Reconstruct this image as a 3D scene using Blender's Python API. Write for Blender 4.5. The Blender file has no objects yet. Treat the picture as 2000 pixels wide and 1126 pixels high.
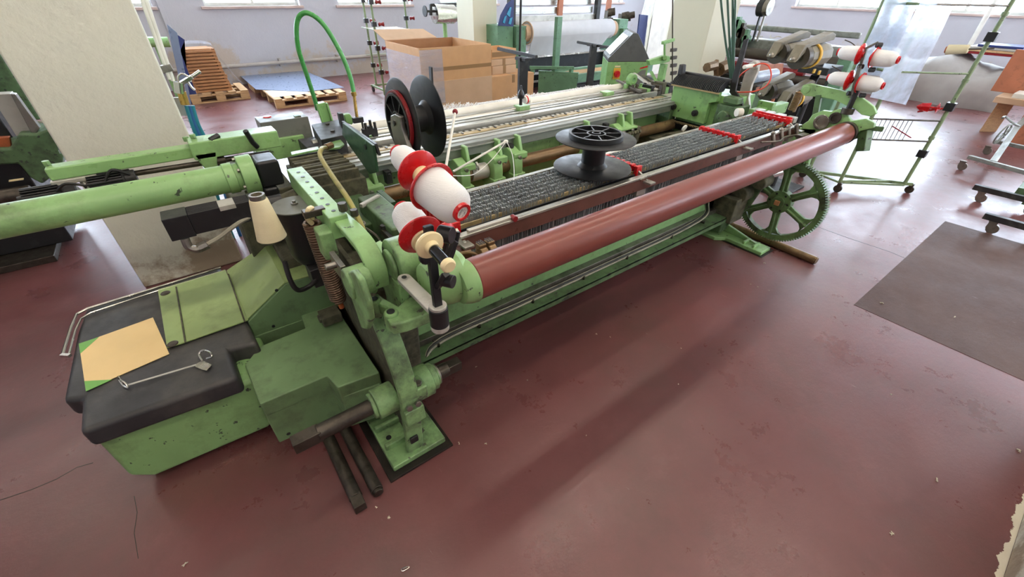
import bpy, bmesh, math, random
from mathutils import Vector, Matrix
random.seed(7)
SC = bpy.context.scene
COL = SC.collection
V = Vector
PI = math.pi
# ------------------------------------------------------------------ camera
F = 815.06; YAW, PIT, ROL = 0.653663, 0.628246, 0.017319; H = 1.7
_f = V((math.sin(YAW)*math.cos(PIT), math.cos(YAW)*math.cos(PIT), -math.sin(PIT)))
_r = V((math.cos(YAW), -math.sin(YAW), 0)); _u = _r.cross(_f)
R_ = math.cos(ROL)*_r + math.sin(ROL)*_u
U_ = -math.sin(ROL)*_r + math.cos(ROL)*_u
cam = bpy.data.cameras.new('camera'); cam.sensor_width = 36; cam.lens = F*36/2000
cam.clip_start = 0.02; cam.clip_end = 200
co = bpy.data.objects.new('camera', cam); COL.objects.link(co)
m = Matrix((R_, U_, -_f)).transposed().to_4x4(); m.translation = V((0, 0, H))
co.matrix_world = m
SC.camera = co
def at(x, y, X=None, Y=None, Z=None):
    """point seen at a place of the photograph, on a plane of the room"""
    d = R_*((x-1000)/F) - U_*((y-563)/F) + _f
    t = (Z-H)/d.z if Z is not None else (Y/d.y if Y is not None else X/d.x)
    return V((0, 0, H)) + d*t
# ------------------------------------------------------------------ materials
def C(r, g, b):
    f = lambda c: (c/255/12.92) if c/255 <= .04045 else ((c/255+.055)/1.055)**2.4
    return (f(r), f(g), f(b), 1)
def nodes(name):
    m = bpy.data.materials.new(name); m.use_nodes = True
    nt = m.node_tree; b = nt.nodes['Principled BSDF']
    return m, nt, b
def noise(nt, scale, detail=4, rough=.55, lo=.4, hi=.6, a=0, b=1, coord='Object', stretch=None):
    tc = nt.nodes.new('ShaderNodeTexCoord'); n = nt.nodes.new('ShaderNodeTexNoise')
    n.inputs['Scale'].default_value = scale; n.inputs['Detail'].default_value = detail
    n.inputs['Roughness'].default_value = rough
    src = tc.outputs[coord]
    if coord == 'World':
        pass
    if stretch:
        mp = nt.nodes.new('ShaderNodeMapping'); mp.inputs['Scale'].default_value = stretch
        nt.links.new(src, mp.inputs['Vector']); src = mp.outputs[0]
    nt.links.new(src, n.inputs['Vector'])
    r = nt.nodes.new('ShaderNodeMapRange'); r.inputs[1].default_value = lo; r.inputs[2].default_value = hi
    r.inputs[3].default_value = a; r.inputs[4].default_value = b; r.clamp = True
    nt.links.new(n.outputs['Fac'], r.inputs[0])
    return r.outputs[0]
def mixc(nt, fac, a, b):
    mx = nt.nodes.new('ShaderNodeMix'); mx.data_type = 'RGBA'
    if hasattr(fac, 'links') or hasattr(fac, 'is_linked'): nt.links.new(fac, mx.inputs[0])
    else: mx.inputs[0].default_value = fac
    for v, i in ((a, 6), (b, 7)):
        if isinstance(v, tuple): mx.inputs[i].default_value = v
        else: nt.links.new(v, mx.inputs[i])
    return mx.outputs[2]
def mat(name, col, rough=.5, metal=0., dirt=0., dcol=(.03, .028, .02, 1), ds=9, chips=0., ccol=(.03, .03, .028, 1), cs=22, bump=0., bs=60, var=.12, coat=0., stretch=None, spec=.5, rv=1.):
    m, nt, b = nodes(name)
    c = col
    if var:
        n0 = noise(nt, 5, 3, .5, .3, .7, 0, 1, stretch=stretch)
        k = 1-var
        c = mixc(nt, n0, (col[0]*k, col[1]*k, col[2]*k, 1), (min(1, col[0]*(1+var)), min(1, col[1]*(1+var)), min(1, col[2]*(1+var)), 1))
    if dirt:
        n1 = noise(nt, ds, 6, .65, .62-.3*dirt, .82-.2*dirt, 0, min(1, .35+dirt*.7), stretch=stretch)
        c = mixc(nt, n1, c, dcol)
    if chips:
        n2 = noise(nt, cs, 5, .6, .66-.12*chips, .68-.12*chips, 0, .9)
        c = mixc(nt, n2, c, ccol)
    if isinstance(c, tuple): b.inputs['Base Color'].default_value = c
    else: nt.links.new(c, b.inputs['Base Color'])
    rr = noise(nt, 14, 4, .6, .3, .7, max(0.02, rough-.1*rv), min(1, rough+.12*rv), stretch=stretch)
    nt.links.new(rr, b.inputs['Roughness'])
    b.inputs['Metallic'].default_value = metal
    b.inputs['Specular IOR Level'].default_value = spec
    b.inputs['Coat Weight'].default_value = coat
    if bump:
        bn = nt.nodes.new('ShaderNodeBump'); bn.inputs['Strength'].default_value = bump; bn.inputs['Distance'].default_value = .004
        nb = noise(nt, bs, 5, .6, 0, 1, 0, 1, stretch=stretch)
        nt.links.new(nb, bn.inputs['Height']); nt.links.new(bn.outputs[0], b.inputs['Normal'])
    return m
M = {}
GREEN = C(144, 186, 122)
M['green'] = mat('green_enamel', GREEN, .36, dirt=.45, chips=.04, ds=5, dcol=(.07, .075, .04, 1), bump=.15)
M['green_worn'] = mat('worn_green_enamel', C(142, 182, 122), .4, dirt=.75, ds=9, chips=.42, cs=16, ccol=(.06, .055, .045, 1), dcol=(.05, .048, .035, 1), bump=.3)
M['green_clean'] = mat('clean_green_enamel', C(126, 170, 106), .34, dirt=.3, chips=.03)
M['green_cover'] = mat('satin_green_cover_paint', C(112, 142, 98), .5, dirt=.4, chips=0, dcol=(.06, .065, .04, 1))
M['green_pale'] = mat('pale_green_sheet_paint', C(152, 174, 112), .42, dirt=.35, ds=4, chips=0, dcol=(.07, .07, .035, 1))
M['green_dark'] = mat('dull_dark_green_paint', C(84, 112, 74), .5, dirt=.6, ds=12, chips=.4)
M['green_back'] = mat('blue_green_loom_paint', C(104, 146, 116), .45, dirt=.25, chips=.1)
M['green_plate'] = mat('bottle_green_plate', C(56, 92, 66), .35, dirt=.4, chips=.3)
M['maroon'] = mat('maroon_gloss_roller', C(124, 60, 50), .36, dirt=0, var=.04, coat=.08, rv=.15)
M['maroon_rail'] = mat('brown_anodised_rail', C(112, 74, 64), .35, metal=.3, dirt=.2)
M['steel'] = mat('worn_steel', C(150, 146, 138), .38, metal=.9, dirt=.5, dcol=(.06, .05, .04, 1))
M['steel_dark'] = mat('oily_dark_steel', C(88, 82, 74), .42, metal=.75, dirt=.6, ds=16, dcol=(.03, .022, .016, 1), bump=.3)
M['green_gear'] = mat('greasy_green_gear_paint', C(100, 132, 84), .42, dirt=.75, ds=10, chips=.2, dcol=(.035, .035, .02, 1))
M['spring'] = mat('rusty_brown_spring', C(104, 82, 66), .4, metal=.5, dirt=.3)
M['steel_bright'] = mat('bright_steel', C(205, 202, 194), .2, metal=1., dirt=.15, dcol=(.25, .2, .15, 1))
M['alu'] = mat('aluminium_profile', C(190, 190, 182), .32, metal=.8, dirt=.3, dcol=(.2, .19, .16, 1), stretch=(.3, 3, 3))
M['alu_grey'] = mat('grey_aluminium_beam', C(146, 150, 144), .42, metal=.5, dirt=.45, dcol=(.12, .12, .1, 1), stretch=(.3, 2, 2))
M['grime'] = mat('dusty_machine_grime', C(92, 90, 70), .8, dirt=.7, ds=25, dcol=(.03, .028, .02, 1), bump=.8, bs=40)
M['black_rubber'] = mat('dusty_black_rubber', C(52, 52, 54), .5, dirt=.5, ds=4, dcol=(.1, .092, .08, 1), bump=.1, bs=150)
M['black'] = mat('black_plastic_and_hole_shade', C(30, 31, 33), .38, dirt=.25, dcol=(.07, .07, .07, 1))  # black plastic, also used for flat discs that paint the shade in holes
M['black_gloss'] = mat('gloss_black_plastic', C(22, 22, 24), .18)
M['black_paint'] = mat('black_painted_steel', C(34, 33, 34), .5, dirt=.3, dcol=(.1, .09, .08, 1))
M['wire'] = mat('drop_wire_steel', C(172, 178, 178), .36, metal=.6, dirt=.2, ds=60, dcol=(.02, .02, .02, 1))
M['red'] = mat('red_plastic', C(196, 26, 30), .28, dirt=.15, dcol=(.25, .03, .03, 1))
M['red_dark'] = mat('dark_red_plastic', C(128, 24, 30), .3)
M['white_thread'] = mat('white_thread_winding', C(232, 232, 232), .75, var=.04, bump=.5, bs=260, stretch=(.2, .2, 4))
M['cream_thread'] = mat('cream_thread_winding', C(226, 214, 176), .8, var=.05, bump=.5, bs=220, stretch=(.2, .2, 4))
M['white'] = mat('white_plastic', C(226, 224, 214), .4, dirt=.1, dcol=(.5, .47, .4, 1))
M['cream'] = mat('cream_plastic', C(232, 214, 168), .45, dirt=.15, dcol=(.45, .38, .25, 1))
M['grey_paint'] = mat('grey_machine_paint', C(112, 114, 108), .45, dirt=.3)
M['grey_dark'] = mat('dark_grey_machine_paint', C(78, 80, 78), .45, dirt=.3)
M['grey_light'] = mat('light_grey_cast_metal', C(186, 184, 176), .42, metal=.35, dirt=.35, dcol=(.2, .18, .14, 1))
M['brown_pipe'] = mat('greasy_brown_shaft', C(128, 104, 74), .35, metal=.5, dirt=.5, dcol=(.06, .04, .025, 1))
M['orange'] = mat('orange_brown_paint', C(176, 92, 48), .5, dirt=.4)
M['brass'] = mat('brass', C(196, 160, 88), .3, metal=.9, dirt=.3)
M['brass_strip'] = mat('ochre_guide_strip', C(168, 148, 104), .45, metal=.2, dirt=.4)
M['hose'] = mat('green_air_hose', C(70, 150, 78), .3, var=.05)
M['hose_dark'] = mat('dark_green_air_hose', C(42, 78, 60), .35, var=.05)
M['hose_yellow'] = mat('olive_yellow_hose', C(158, 150, 84), .5, dirt=.4, ds=12)
M['hose_teal'] = mat('teal_air_hose', C(30, 122, 140), .35)
M['hose_blue'] = mat('blue_air_hose', C(36, 92, 150), .35)
M['hose_red'] = mat('orange_red_hose', C(224, 78, 58), .4)
M['cable'] = mat('grey_cable', C(150, 146, 130), .6, dirt=.3)
M['cable_black'] = mat('black_cable', C(28, 28, 28), .5)
M['card'] = mat('brown_cardboard', C(204, 160, 116), .8, var=.06, bump=.1, bs=30)
M['card_dark'] = mat('kraft_cardboard', C(160, 118, 84), .85, var=.08)
M['card_light'] = mat('light_cardboard', C(200, 168, 138), .8, var=.06)
M['tape'] = mat('brown_parcel_tape', C(150, 116, 78), .35, var=.04)
M['wood'] = mat('pine_pallet_wood', C(196, 160, 118), .75, dirt=.35, dcol=(.22, .13, .07, 1), stretch=(1, 6, 6))
M['wood_dark'] = mat('orange_pallet_wood', C(182, 132, 90), .7, dirt=.3, stretch=(1, 6, 6))
M['wood_panel'] = mat('reddish_wood_panel', C(176, 110, 80), .6, dirt=.2)
M['sheet_blue'] = mat('blue_steel_sheet', C(132, 146, 174), .28, metal=.3, var=.04, rv=.1)
M['green_rack'] = mat('greyish_green_tube_paint', C(124, 142, 104), .4, dirt=.35, chips=.15)
M['navy'] = mat('navy_blue_board', C(38, 52, 108), .45)
M['paper'] = mat('manila_paper', C(236, 206, 150), .75, var=.04)
M['paper_green'] = mat('green_card', C(116, 176, 88), .6, var=.05)
M['cloth_white'] = mat('white_woven_cloth', C(206, 208, 214), .8, var=.05, bump=.2, bs=200)
M['cloth_black'] = mat('black_cloth', C(30, 30, 36), .9, bump=.5, bs=8)
M['cloth_grey'] = mat('grey_dust_sheet', C(158, 154, 150), .9, var=.08, bump=.5, bs=5)
M['feeder'] = mat('taupe_grey_feeder_casing', C(124, 118, 102), .42, dirt=.3)
M['feeder_dark'] = mat('dark_taupe_feeder', C(72, 66, 58), .4)
M['yellow'] = mat('yellow_band', C(214, 168, 60), .5)
M['lint'] = mat('off_white_lint', C(206, 198, 178), .9, var=.1)
M['plate_black'] = mat('oily_black_base_plate', C(40, 36, 33), .4, metal=.3, dirt=.4, dcol=(.1, .07, .05, 1))
M['glass_blue'] = mat('turquoise_sign_panel', C(60, 150, 190), .3)
M['pipe_wall'] = mat('painted_wall_pipe', C(176, 168, 160), .5, dirt=.3, dcol=(.3, .25, .2, 1))
M['sill'] = mat('pinkish_stone_sill', C(190, 168, 160), .6, dirt=.2, dcol=(.3, .25, .2, 1))
def film(name, col, alpha, rough=.12, bs_=.6):
    m, nt, b = nodes(name)
    b.inputs['Base Color'].default_value = col; b.inputs['Roughness'].default_value = rough
    tr = nt.nodes.new('ShaderNodeBsdfTransparent'); mx = nt.nodes.new('ShaderNodeMixShader')
    n = noise(nt, 3, 5, .6, .3, .75, alpha*.6, min(1, alpha*1.4), stretch=(1, 1, 3))
    nt.links.new(n, mx.inputs[0]); nt.links.new(tr.outputs[0], mx.inputs[1]); nt.links.new(b.outputs[0], mx.inputs[2])
    nt.links.new(mx.outputs[0], nt.nodes['Material Output'].inputs[0])
    bn = nt.nodes.new('ShaderNodeBump'); bn.inputs['Strength'].default_value = bs_; bn.inputs['Distance'].default_value = .02
    nb = noise(nt, 9, 4, .6, 0, 1, 0, 1, stretch=(1, 1, 5)); nt.links.new(nb, bn.inputs['Height']); nt.links.new(bn.outputs[0], b.inputs['Normal'])
    return m
M['film'] = film('clear_stretch_film', C(215, 220, 232), .3)
M['poly'] = film('bluish_polythene_sheet', C(196, 214, 234), .72, .3, .12)
M['film_strong'] = film('crumpled_clear_wrap', C(205, 208, 225), .26, .12)
def emis(name, col, s):
    m, nt, b = nodes(name); nt.nodes.remove(b)
    e = nt.nodes.new('ShaderNodeEmission'); e.inputs[0].default_value = col; e.inputs[1].default_value = s
    nt.links.new(e.outputs[0], nt.nodes['Material Output'].inputs[0]); return m
# walls
def plaster(name, col, stain, low, high, amt, bump=.4):
    """plaster with peeling damp marks between two heights"""
    m, nt, b = nodes(name)
    n0 = noise(nt, 1.3, 4, .6, .3, .7, 0, 1)
    c = mixc(nt, n0, (col[0]*.93, col[1]*.93, col[2]*.93, 1), col)
    g = nt.nodes.new('ShaderNodeNewGeometry'); s = nt.nodes.new('ShaderNodeSeparateXYZ'); nt.links.new(g.outputs['Position'], s.inputs[0])
    r = nt.nodes.new('ShaderNodeMapRange'); r.inputs[1].default_value = low; r.inputs[2].default_value = high; r.inputs[3].default_value = amt; r.inputs[4].default_value = 0
    nt.links.new(s.outputs[2], r.inputs[0])
    n1 = noise(nt, 2.2, 8, .68, .0, 1, 0, 1)
    ad = nt.nodes.new('ShaderNodeMath'); ad.operation = 'ADD'; nt.links.new(r.outputs[0], ad.inputs[0]); nt.links.new(n1, ad.inputs[1])
    r2 = nt.nodes.new('ShaderNodeMapRange'); r2.inputs[1].default_value = .66; r2.inputs[2].default_value = .74; r2.inputs[4].default_value = .75
    nt.links.new(ad.outputs[0], r2.inputs[0])
    c = mixc(nt, r2.outputs[0], c, stain)
    nt.links.new(c, b.inputs['Base Color']); b.inputs['Roughness'].default_value = .75
    bn = nt.nodes.new('ShaderNodeBump'); bn.inputs['Strength'].default_value = bump; bn.inputs['Distance'].default_value = .01
    nb = noise(nt, 16, 6, .6, 0, 1, 0, 1); nt.links.new(nb, bn.inputs['Height']); nt.links.new(bn.outputs[0], b.inputs['Normal'])
    return m
M['wall'] = plaster('grey_white_wall_paint', C(190, 189, 196), C(186, 170, 152), .2, .95, .22)
M['column'] = plaster('cream_lumpy_plaster', C(218, 218, 204), C(140, 116, 90), .08, .6, .2, .7)
M['column_clean'] = plaster('cream_column_paint', C(216, 214, 192), C(170, 160, 140), .05, .3, .1, .2)
M['ceiling'] = mat('white_ceiling_paint', C(220, 214, 204), .8)
def floor_mat(name, base, light, dark, rough, worn):
    m, nt, b = nodes(name)
    n1 = noise(nt, .9, 7, .62, .35, .68, 0, 1)
    c = mixc(nt, n1, base, light)
    n2 = noise(nt, 1.4, 9, .75, .46, .85, 0, .9)
    c = mixc(nt, n2, c, dark)
    n3 = noise(nt, 4, 10, .75, .55, .8, 0, .4)
    c = mixc(nt, n3, c, (light[0]*1.25, light[1]*1.35, light[2]*1.35, 1))
    n4 = noise(nt, 2.2, 9, .75, .58, .85, 0, .3, stretch=(.25, 2.4, 1))
    c = mixc(nt, n4, c, (dark[0]*.8, dark[1]*.8, dark[2]*.8, 1))
    # fine scratches
    n5 = noise(nt, 30, 6, .7, .68, .72, 0, .35, stretch=(1, .12, 1))
    c = mixc(nt, n5, c, (.42, .36, .34, 1))
    nt.links.new(c, b.inputs['Base Color'])
    ra = noise(nt, 2.5, 8, .7, .3, .7, rough-.08, rough+.14); nt.links.new(ra, b.inputs['Roughness'])
    b.inputs['Specular IOR Level'].default_value = .55 if not worn else .22
    bn = nt.nodes.new('ShaderNodeBump'); bn.inputs['Strength'].default_value = .25 if not worn else .5; bn.inputs['Distance'].default_value = .004
    nb = noise(nt, 26, 8, .7, 0, 1, 0, 1, stretch=(1, 1.6, 1)); nt.links.new(nb, bn.inputs['Height']); nt.links.new(bn.outputs[0], b.inputs['Normal'])
    return m
M['floor'] = floor_mat('maroon_floor_paint', C(102, 60, 60), C(118, 74, 74), C(86, 68, 64), .3, False)
M['floor_worn'] = floor_mat('worn_bare_floor', C(78, 58, 53), C(98, 78, 71), C(66, 48, 43), .62, True)
# ------------------------------------------------------------------ mesh builder
class MB:
    def __init__(s): s.bm = bmesh.new()
    def add(s, verts, faces):
        vs = [s.bm.verts.new(v) for v in verts]; out = []
        for f in faces:
            try: out.append(s.bm.faces.new([vs[i] for i in f]))
            except ValueError: pass
        return vs
    def box(s, a, b):
        (x0, y0, z0), (x1, y1, z1) = tuple(map(min, zip(a, b))), tuple(map(max, zip(a, b)))
        s.add([(x0,y0,z0),(x1,y0,z0),(x1,y1,z0),(x0,y1,z0),(x0,y0,z1),(x1,y0,z1),(x1,y1,z1),(x0,y1,z1)],
              [(3,2,1,0),(4,5,6,7),(0,1,5,4),(1,2,6,5),(2,3,7,6),(3,0,4,7)]); return s
    def bar(s, p, q, w, h, up=(0, 0, 1)):
        p, q = V(p), V(q); d = (q-p).normalized(); up = V(up)
        sx = d.cross(up)
        if sx.length < 1e-3: sx = d.cross(V((1, 0, 0)))
        sx.normalize(); uu = sx.cross(d); sx *= w/2; uu *= h/2
        s.add([p-sx-uu, p+sx-uu, p+sx+uu, p-sx+uu, q-sx-uu, q+sx-uu, q+sx+uu, q-sx+uu],
              [(0,1,2,3),(7,6,5,4),(0,4,5,1),(1,5,6,2),(2,6,7,3),(3,7,4,0)]); return s
    def lathe(s, p, ax, prof, n=24, cap=True, ph=0):
        p, ax = V(p), V(ax).normalized()
        a = ax.orthogonal().normalized(); b = ax.cross(a)
        rings = []
        for t, r in prof:
            rings.append([s.bm.verts.new(p+ax*t+(a*math.cos(ph+2*PI*i/n)+b*math.sin(ph+2*PI*i/n))*max(r, 1e-5)) for i in range(n)])
        for k in range(len(rings)-1):
            for i in range(n):
                s.bm.faces.new((rings[k][i], rings[k][(i+1) % n], rings[k+1][(i+1) % n], rings[k+1][i]))
        if cap:
            s.bm.faces.new(rings[0][::-1]); s.bm.faces.new(rings[-1])
        return s
    def cyl(s, p, q, r, r2=None, n=20, ph=0):
        p, q = V(p), V(q); L = (q-p).length
        return s.lathe(p, q-p, [(0, r), (L, r if r2 is None else r2)], n, True, ph)
    def ring(s, p, ax, r0, r1, w, n=36):
        return s.lathe(p, ax, [(0, r0), (0, r1), (w, r1), (w, r0), (0, r0)], n, False)
    def tube(s, pts, r, n=8, smooth=True):
        pts = [V(q) for q in pts]
        if smooth and len(pts) > 2: pts = spline(pts, 6)
        prev = None; rings = []
        for i, p in enumerate(pts):
            d = (pts[min(i+1, len(pts)-1)]-pts[max(i-1, 0)])
            d = d.normalized() if d.length > 1e-9 else V((0, 0, 1))
            a = d.orthogonal().normalized() if prev is None else (prev-d*prev.dot(d)).normalized()
            prev = a; b = d.cross(a)
            rings.append([s.bm.verts.new(p+(a*math.cos(2*PI*k/n)+b*math.sin(2*PI*k/n))*r) for k in range(n)])
        for k in range(len(rings)-1):
            for i in range(n): s.bm.faces.new((rings[k][i], rings[k][(i+1) % n], rings[k+1][(i+1) % n], rings[k+1][i]))
        s.bm.faces.new(rings[0][::-1]); s.bm.faces.new(rings[-1]); return s
    def prism(s, pts, vec):
        """flat outline of 3D points pushed along vec"""
        vec = V(vec); n = len(pts)
        a = [s.bm.verts.new(V(q)) for q in pts]; b = [s.bm.verts.new(V(q)+vec) for q in pts]
        s.bm.faces.new(a[::-1]); s.bm.faces.new(b)
        for i in range(n): s.bm.faces.new((a[i], a[(i+1) % n], b[(i+1) % n], b[i]))
        return s
    def yz(s, pts, x0, x1): return s.prism([(x0, y, z) for y, z in pts], (x1-x0, 0, 0))
    def xy(s, pts, z0, z1): return s.prism([(x, y, z0) for x, y in pts], (0, 0, z1-z0))
    def ribbon(s, path, x0, x1, th):
        """a strip of width x0..x1 following a path of (y,z), th thick"""
        up = []; lo = []
        P = spline([V((0, y, z)) for y, z in path], 5)
        for i, p in enumerate(P):
            d = (P[min(i+1, len(P)-1)]-P[max(i-1, 0)]).normalized(); nn = V((0, -d.z, d.y))
            up.append(p+nn*th/2); lo.append(p-nn*th/2)
        L0, R0_, L1, R1 = [], [], [], []
        for a, c in zip(up, lo):
            L0.append(s.bm.verts.new((x0, a.y, a.z))); R0_.append(s.bm.verts.new((x1, a.y, a.z)))
            L1.append(s.bm.verts.new((x0, c.y, c.z))); R1.append(s.bm.verts.new((x1, c.y, c.z)))
        F_ = s.bm.faces.new
        for i in range(len(P)-1):
            F_((L0[i], R0_[i], R0_[i+1], L0[i+1])); F_((L1[i], L1[i+1], R1[i+1], R1[i]))
            F_((L0[i], L0[i+1], L1[i+1], L1[i])); F_((R0_[i], R1[i], R1[i+1], R0_[i+1]))
        F_((L0[0], L1[0], R1[0], R0_[0])); F_((L0[-1], R0_[-1], R1[-1], L1[-1]))
        return s
    def ball(s, c, r, sc=(1, 1, 1)):
        mm = Matrix.Translation(V(c)) @ Matrix.Diagonal((*sc, 1))
        bmesh.ops.create_icosphere(s.bm, subdivisions=2, radius=r, matrix=mm); return s
    def bolt(s, p, ax, r=.011, h=.01):
        return s.cyl(p, V(p)+V(ax).normalized()*h, r, n=6)
    def coil(s, p, q, R, r, turns, n=6):
        p, q = V(p), V(q); ax = (q-p); L = ax.length; ax.normalize(); a = ax.orthogonal().normalized(); b = ax.cross(a)
        N = int(turns*12)
        return s.tube([p+ax*(L*i/N)+(a*math.cos(2*PI*i/12)+b*math.sin(2*PI*i/12))*R for i in range(N+1)], r, n, False)
def spline(pts, k):
    out = []; n = len(pts)
    for i in range(n-1):
        p0, p1, p2, p3 = pts[max(i-1, 0)], pts[i], pts[i+1], pts[min(i+2, n-1)]
        for j in range(k):
            t = j/k
            out.append(.5*((2*p1)+(p2-p0)*t+(2*p0-5*p1+4*p2-p3)*t*t+(3*p1-p0-3*p2+p3)*t**3))
    out.append(pts[-1]); return out
WL = {}
def islands(bm):
    seen = set(); out = []
    for v in bm.verts:
        if v in seen: continue
        st = [v]; seen.add(v); g = []
        while st:
            a = st.pop(); g.append(a)
            for e in a.link_edges:
                o = e.other_vert(a)
                if o not in seen: seen.add(o); st.append(o)
        lo = [min(q.co[k] for q in g)-.0015 for k in range(3)]; hi = [max(q.co[k] for q in g)+.0015 for k in range(3)]
        out.append([g, lo, hi])
    ch = True
    while ch:
        ch = False
        for i in range(len(out)):
            for j in range(i+1, len(out)):
                a, c = out[i], out[j]
                if all(a[1][k] <= c[2][k] and c[1][k] <= a[2][k] for k in range(3)):
                    a[0] += c[0]; a[1] = [min(p, q) for p, q in zip(a[1], c[1])]; a[2] = [max(p, q) for p, q in zip(a[2], c[2])]
                    out.pop(j); ch = True; break
            if ch: break
    return out
NOSPLIT = {'drop_wires', 'hanging_healds', 'yarn_fringe', 'radiator_fins', 'strip_screws', 'floor', 'wall_back', 'wall_right', 'wire_shelf', 'wire_panel', 'brush_strip', 'ceiling'}
def mk(name, mb, material, parent=None, bev=.002, label=None, kind=None, ang=32, seg=2):
    if parent is not None and name not in NOSPLIT and len(mb.bm.verts) < 6000:
        gs = islands(mb.bm)
        if 1 < len(gs) <= 16:
            first = None
            for g in gs:
                s2 = MB(); mp = {v: s2.bm.verts.new(v.co) for v in g[0]}
                for f in mb.bm.faces:
                    if f.verts[0] in mp:
                        s2.bm.faces.new([mp[v] for v in f.verts])
                o = mk1(name, s2, material, parent, bev, label, kind, ang, seg)
                first = first or o
            mb.bm.free(); return first
    return mk1(name, mb, material, parent, bev, label, kind, ang, seg)
def mk1(name, mb, material, parent=None, bev=.002, label=None, kind=None, ang=32, seg=2):
    bm = mb.bm
    bmesh.ops.recalc_face_normals(bm, faces=bm.faces)
    xs = [v.co for v in bm.verts]
    lo = V((min(v.x for v in xs), min(v.y for v in xs), min(v.z for v in xs))); hi = V((max(v.x for v in xs), max(v.y for v in xs), max(v.z for v in xs)))
    o = V(((lo.x+hi.x)/2, (lo.y+hi.y)/2, lo.z))
    for v in bm.verts: v.co -= o
    for f in bm.faces: f.smooth = True
    me = bpy.data.meshes.new(name); bm.to_mesh(me); bm.free()
    me.set_sharp_from_angle(angle=math.radians(ang))
    me.materials.append(M[material] if isinstance(material, str) else material)
    ob = bpy.data.objects.new(name, me); COL.objects.link(ob)
    WL[ob.name] = o
    if parent:
        ob.parent = parent; ob.location = o-WL[parent.name]
    else: ob.location = o
    if bev:
        bv = ob.modifiers.new('bevel', 'BEVEL'); bv.width = bev; bv.segments = seg; bv.limit_method = 'ANGLE'; bv.angle_limit = math.radians(40); bv.use_clamp_overlap = True; bv.harden_normals = True
    if label: ob['label'] = label
    if kind: ob['kind'] = kind
    return ob
def tag(o, label, cat, group=None, kind=None):
    o['label'] = label; o['category'] = cat
    if group: o['group'] = group
    if kind: o['kind'] = kind
    return o
def thing(name, label, cat, loc, group=None):
    o = bpy.data.objects.new(name, None); COL.objects.link(o); o.location = loc; o.empty_display_size = .1
    WL[o.name] = V(loc); return tag(o, label, cat, group)
def kids(o): return list(o.children)
def dup(o, delta, label=None, parent=None, rotz=0):
    c = o.copy(); COL.objects.link(c)
    WL[c.name] = WL[o.name]+V(delta)
    if parent: c.parent = parent
    else:
        c.location = V(o.location)+V(delta); c.rotation_euler.z += rotz
    if label: c['label'] = label
    for k in kids(o):
        dup(k, delta, None, c)
    return c
def struct(name, mb, material, bev=0, parent=None):
    return mk(name, mb, material, parent, bev, kind='structure' if not parent else None)
# ================================================================== ROOM
XR, YB, ZC, XL, YF = 14.05, 10.65, 3.7, -7.0, -4.0
b = MB(); b.box((XL, YF, -.2), (XR, YB, 0)); struct('floor', b, 'floor')
b = MB(); b.box((3.17, -3.0, 0), (5.29, .37, .0015)); struct('trim_1', b, 'floor_worn')
b = MB(); b.box((XL, YF, ZC), (XR, YB, ZC+.2)); struct('ceiling', b, 'ceiling')
def wall_with_windows(name, spans, axis, c0, c1, lo, hi, z0, z1):
    """pieces of wall between and around openings; spans run along the wall"""
    b = MB()
    def bx(a, e, za, zb):
        if e-a < 1e-4: return
        if axis == 'x': b.box((a, c0, za), (e, c1, zb))
        else: b.box((c0, a, za), (c1, e, zb))
    bx(lo, hi, 0, z0); bx(lo, hi, z1, ZC)
    e = lo
    for a, c in spans: bx(e, a, z0, z1); e = c
    bx(e, hi, z0, z1)
    return struct(name, b, 'wall')
bw = [(-6.1+2.42*i, -4.45+2.42*i) for i in range(8)]
bw = [(-1.4-2.42*2+2.42*i, .25-2.42*2+2.42*i) for i in range(8)]
wall_with_windows('wall_back', bw, 'x', YB, YB+.3, XL, XR, 1.31, 3.2)
rw = [(-3.2+2.5*i, -1.3+2.5*i) for i in range(5)]
wall_with_windows('wall_right', rw, 'y', XR, XR+.3, YF, YB+.3, 1.35, 3.2)
fw = [(-5.5+3.2*i, -3.7+3.2*i) for i in range(3, 6)]  # openings in the unseen front wall, added for fill light
wall_with_windows('wall_front', fw, 'x', YF-.3, YF, XL, XR, 1.3, 3.2)
b = MB(); b.box((XL-.3, YF-.3, 0), (XL, YB+.3, ZC)); struct('wall_left', b, 'wall')
day = emis('bright_window_daylight', (.72, .85, 1, 1), 12)
dayR = emis('bright_side_window_daylight', (.70, .84, 1, 1), 11.5)
def window(i, a, c, axis, p, z0, z1, em, sgn=1):
    def P(u, v, z): return (u, p+v*sgn, z) if axis == 'x' else (p+v*sgn, u, z)
    b = MB(); b.box(P(a, .20, z0), P(c, .22, z1))
    g = struct('window_%d' % i, b, em)
    f = MB(); w = .05
    for (u0, u1, za, zb) in ((a, a+w, z0, z1), (c-w, c, z0, z1), (a+w, c-w, z0, z0+w), (a+w, c-w, z1-w, z1), ((a+c)/2-w/2, (a+c)/2+w/2, z0+w, z1-w), (a+w, c-w, (z0+z1)/2+.25, (z0+z1)/2+.25+w)):
        f.box(P(u0, .14, za), P(u1, .195, zb))
    mk('window_frame', f, 'white', g, .003)
    s = MB(); s.box(P(a-.06, -.05, z0-.045), P(c+.06, .14, z0)); mk('window_sill', s, 'sill', g, .006)
k = 1
for a, c in bw: window(k, a, c, 'x', YB, 1.31, 3.2, day); k += 1
for a, c in rw: window(k, a, c, 'y', XR, 1.35, 3.2, dayR); k += 1
fillF = emis('front_window_fill_light', (.85, .9, 1, 1), 7)  # fill light from added windows behind the camera, lifts the foreground
for a, c in fw: window(k, a, c, 'x', YF, 1.3, 3.2, fillF, -1); k += 1
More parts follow.
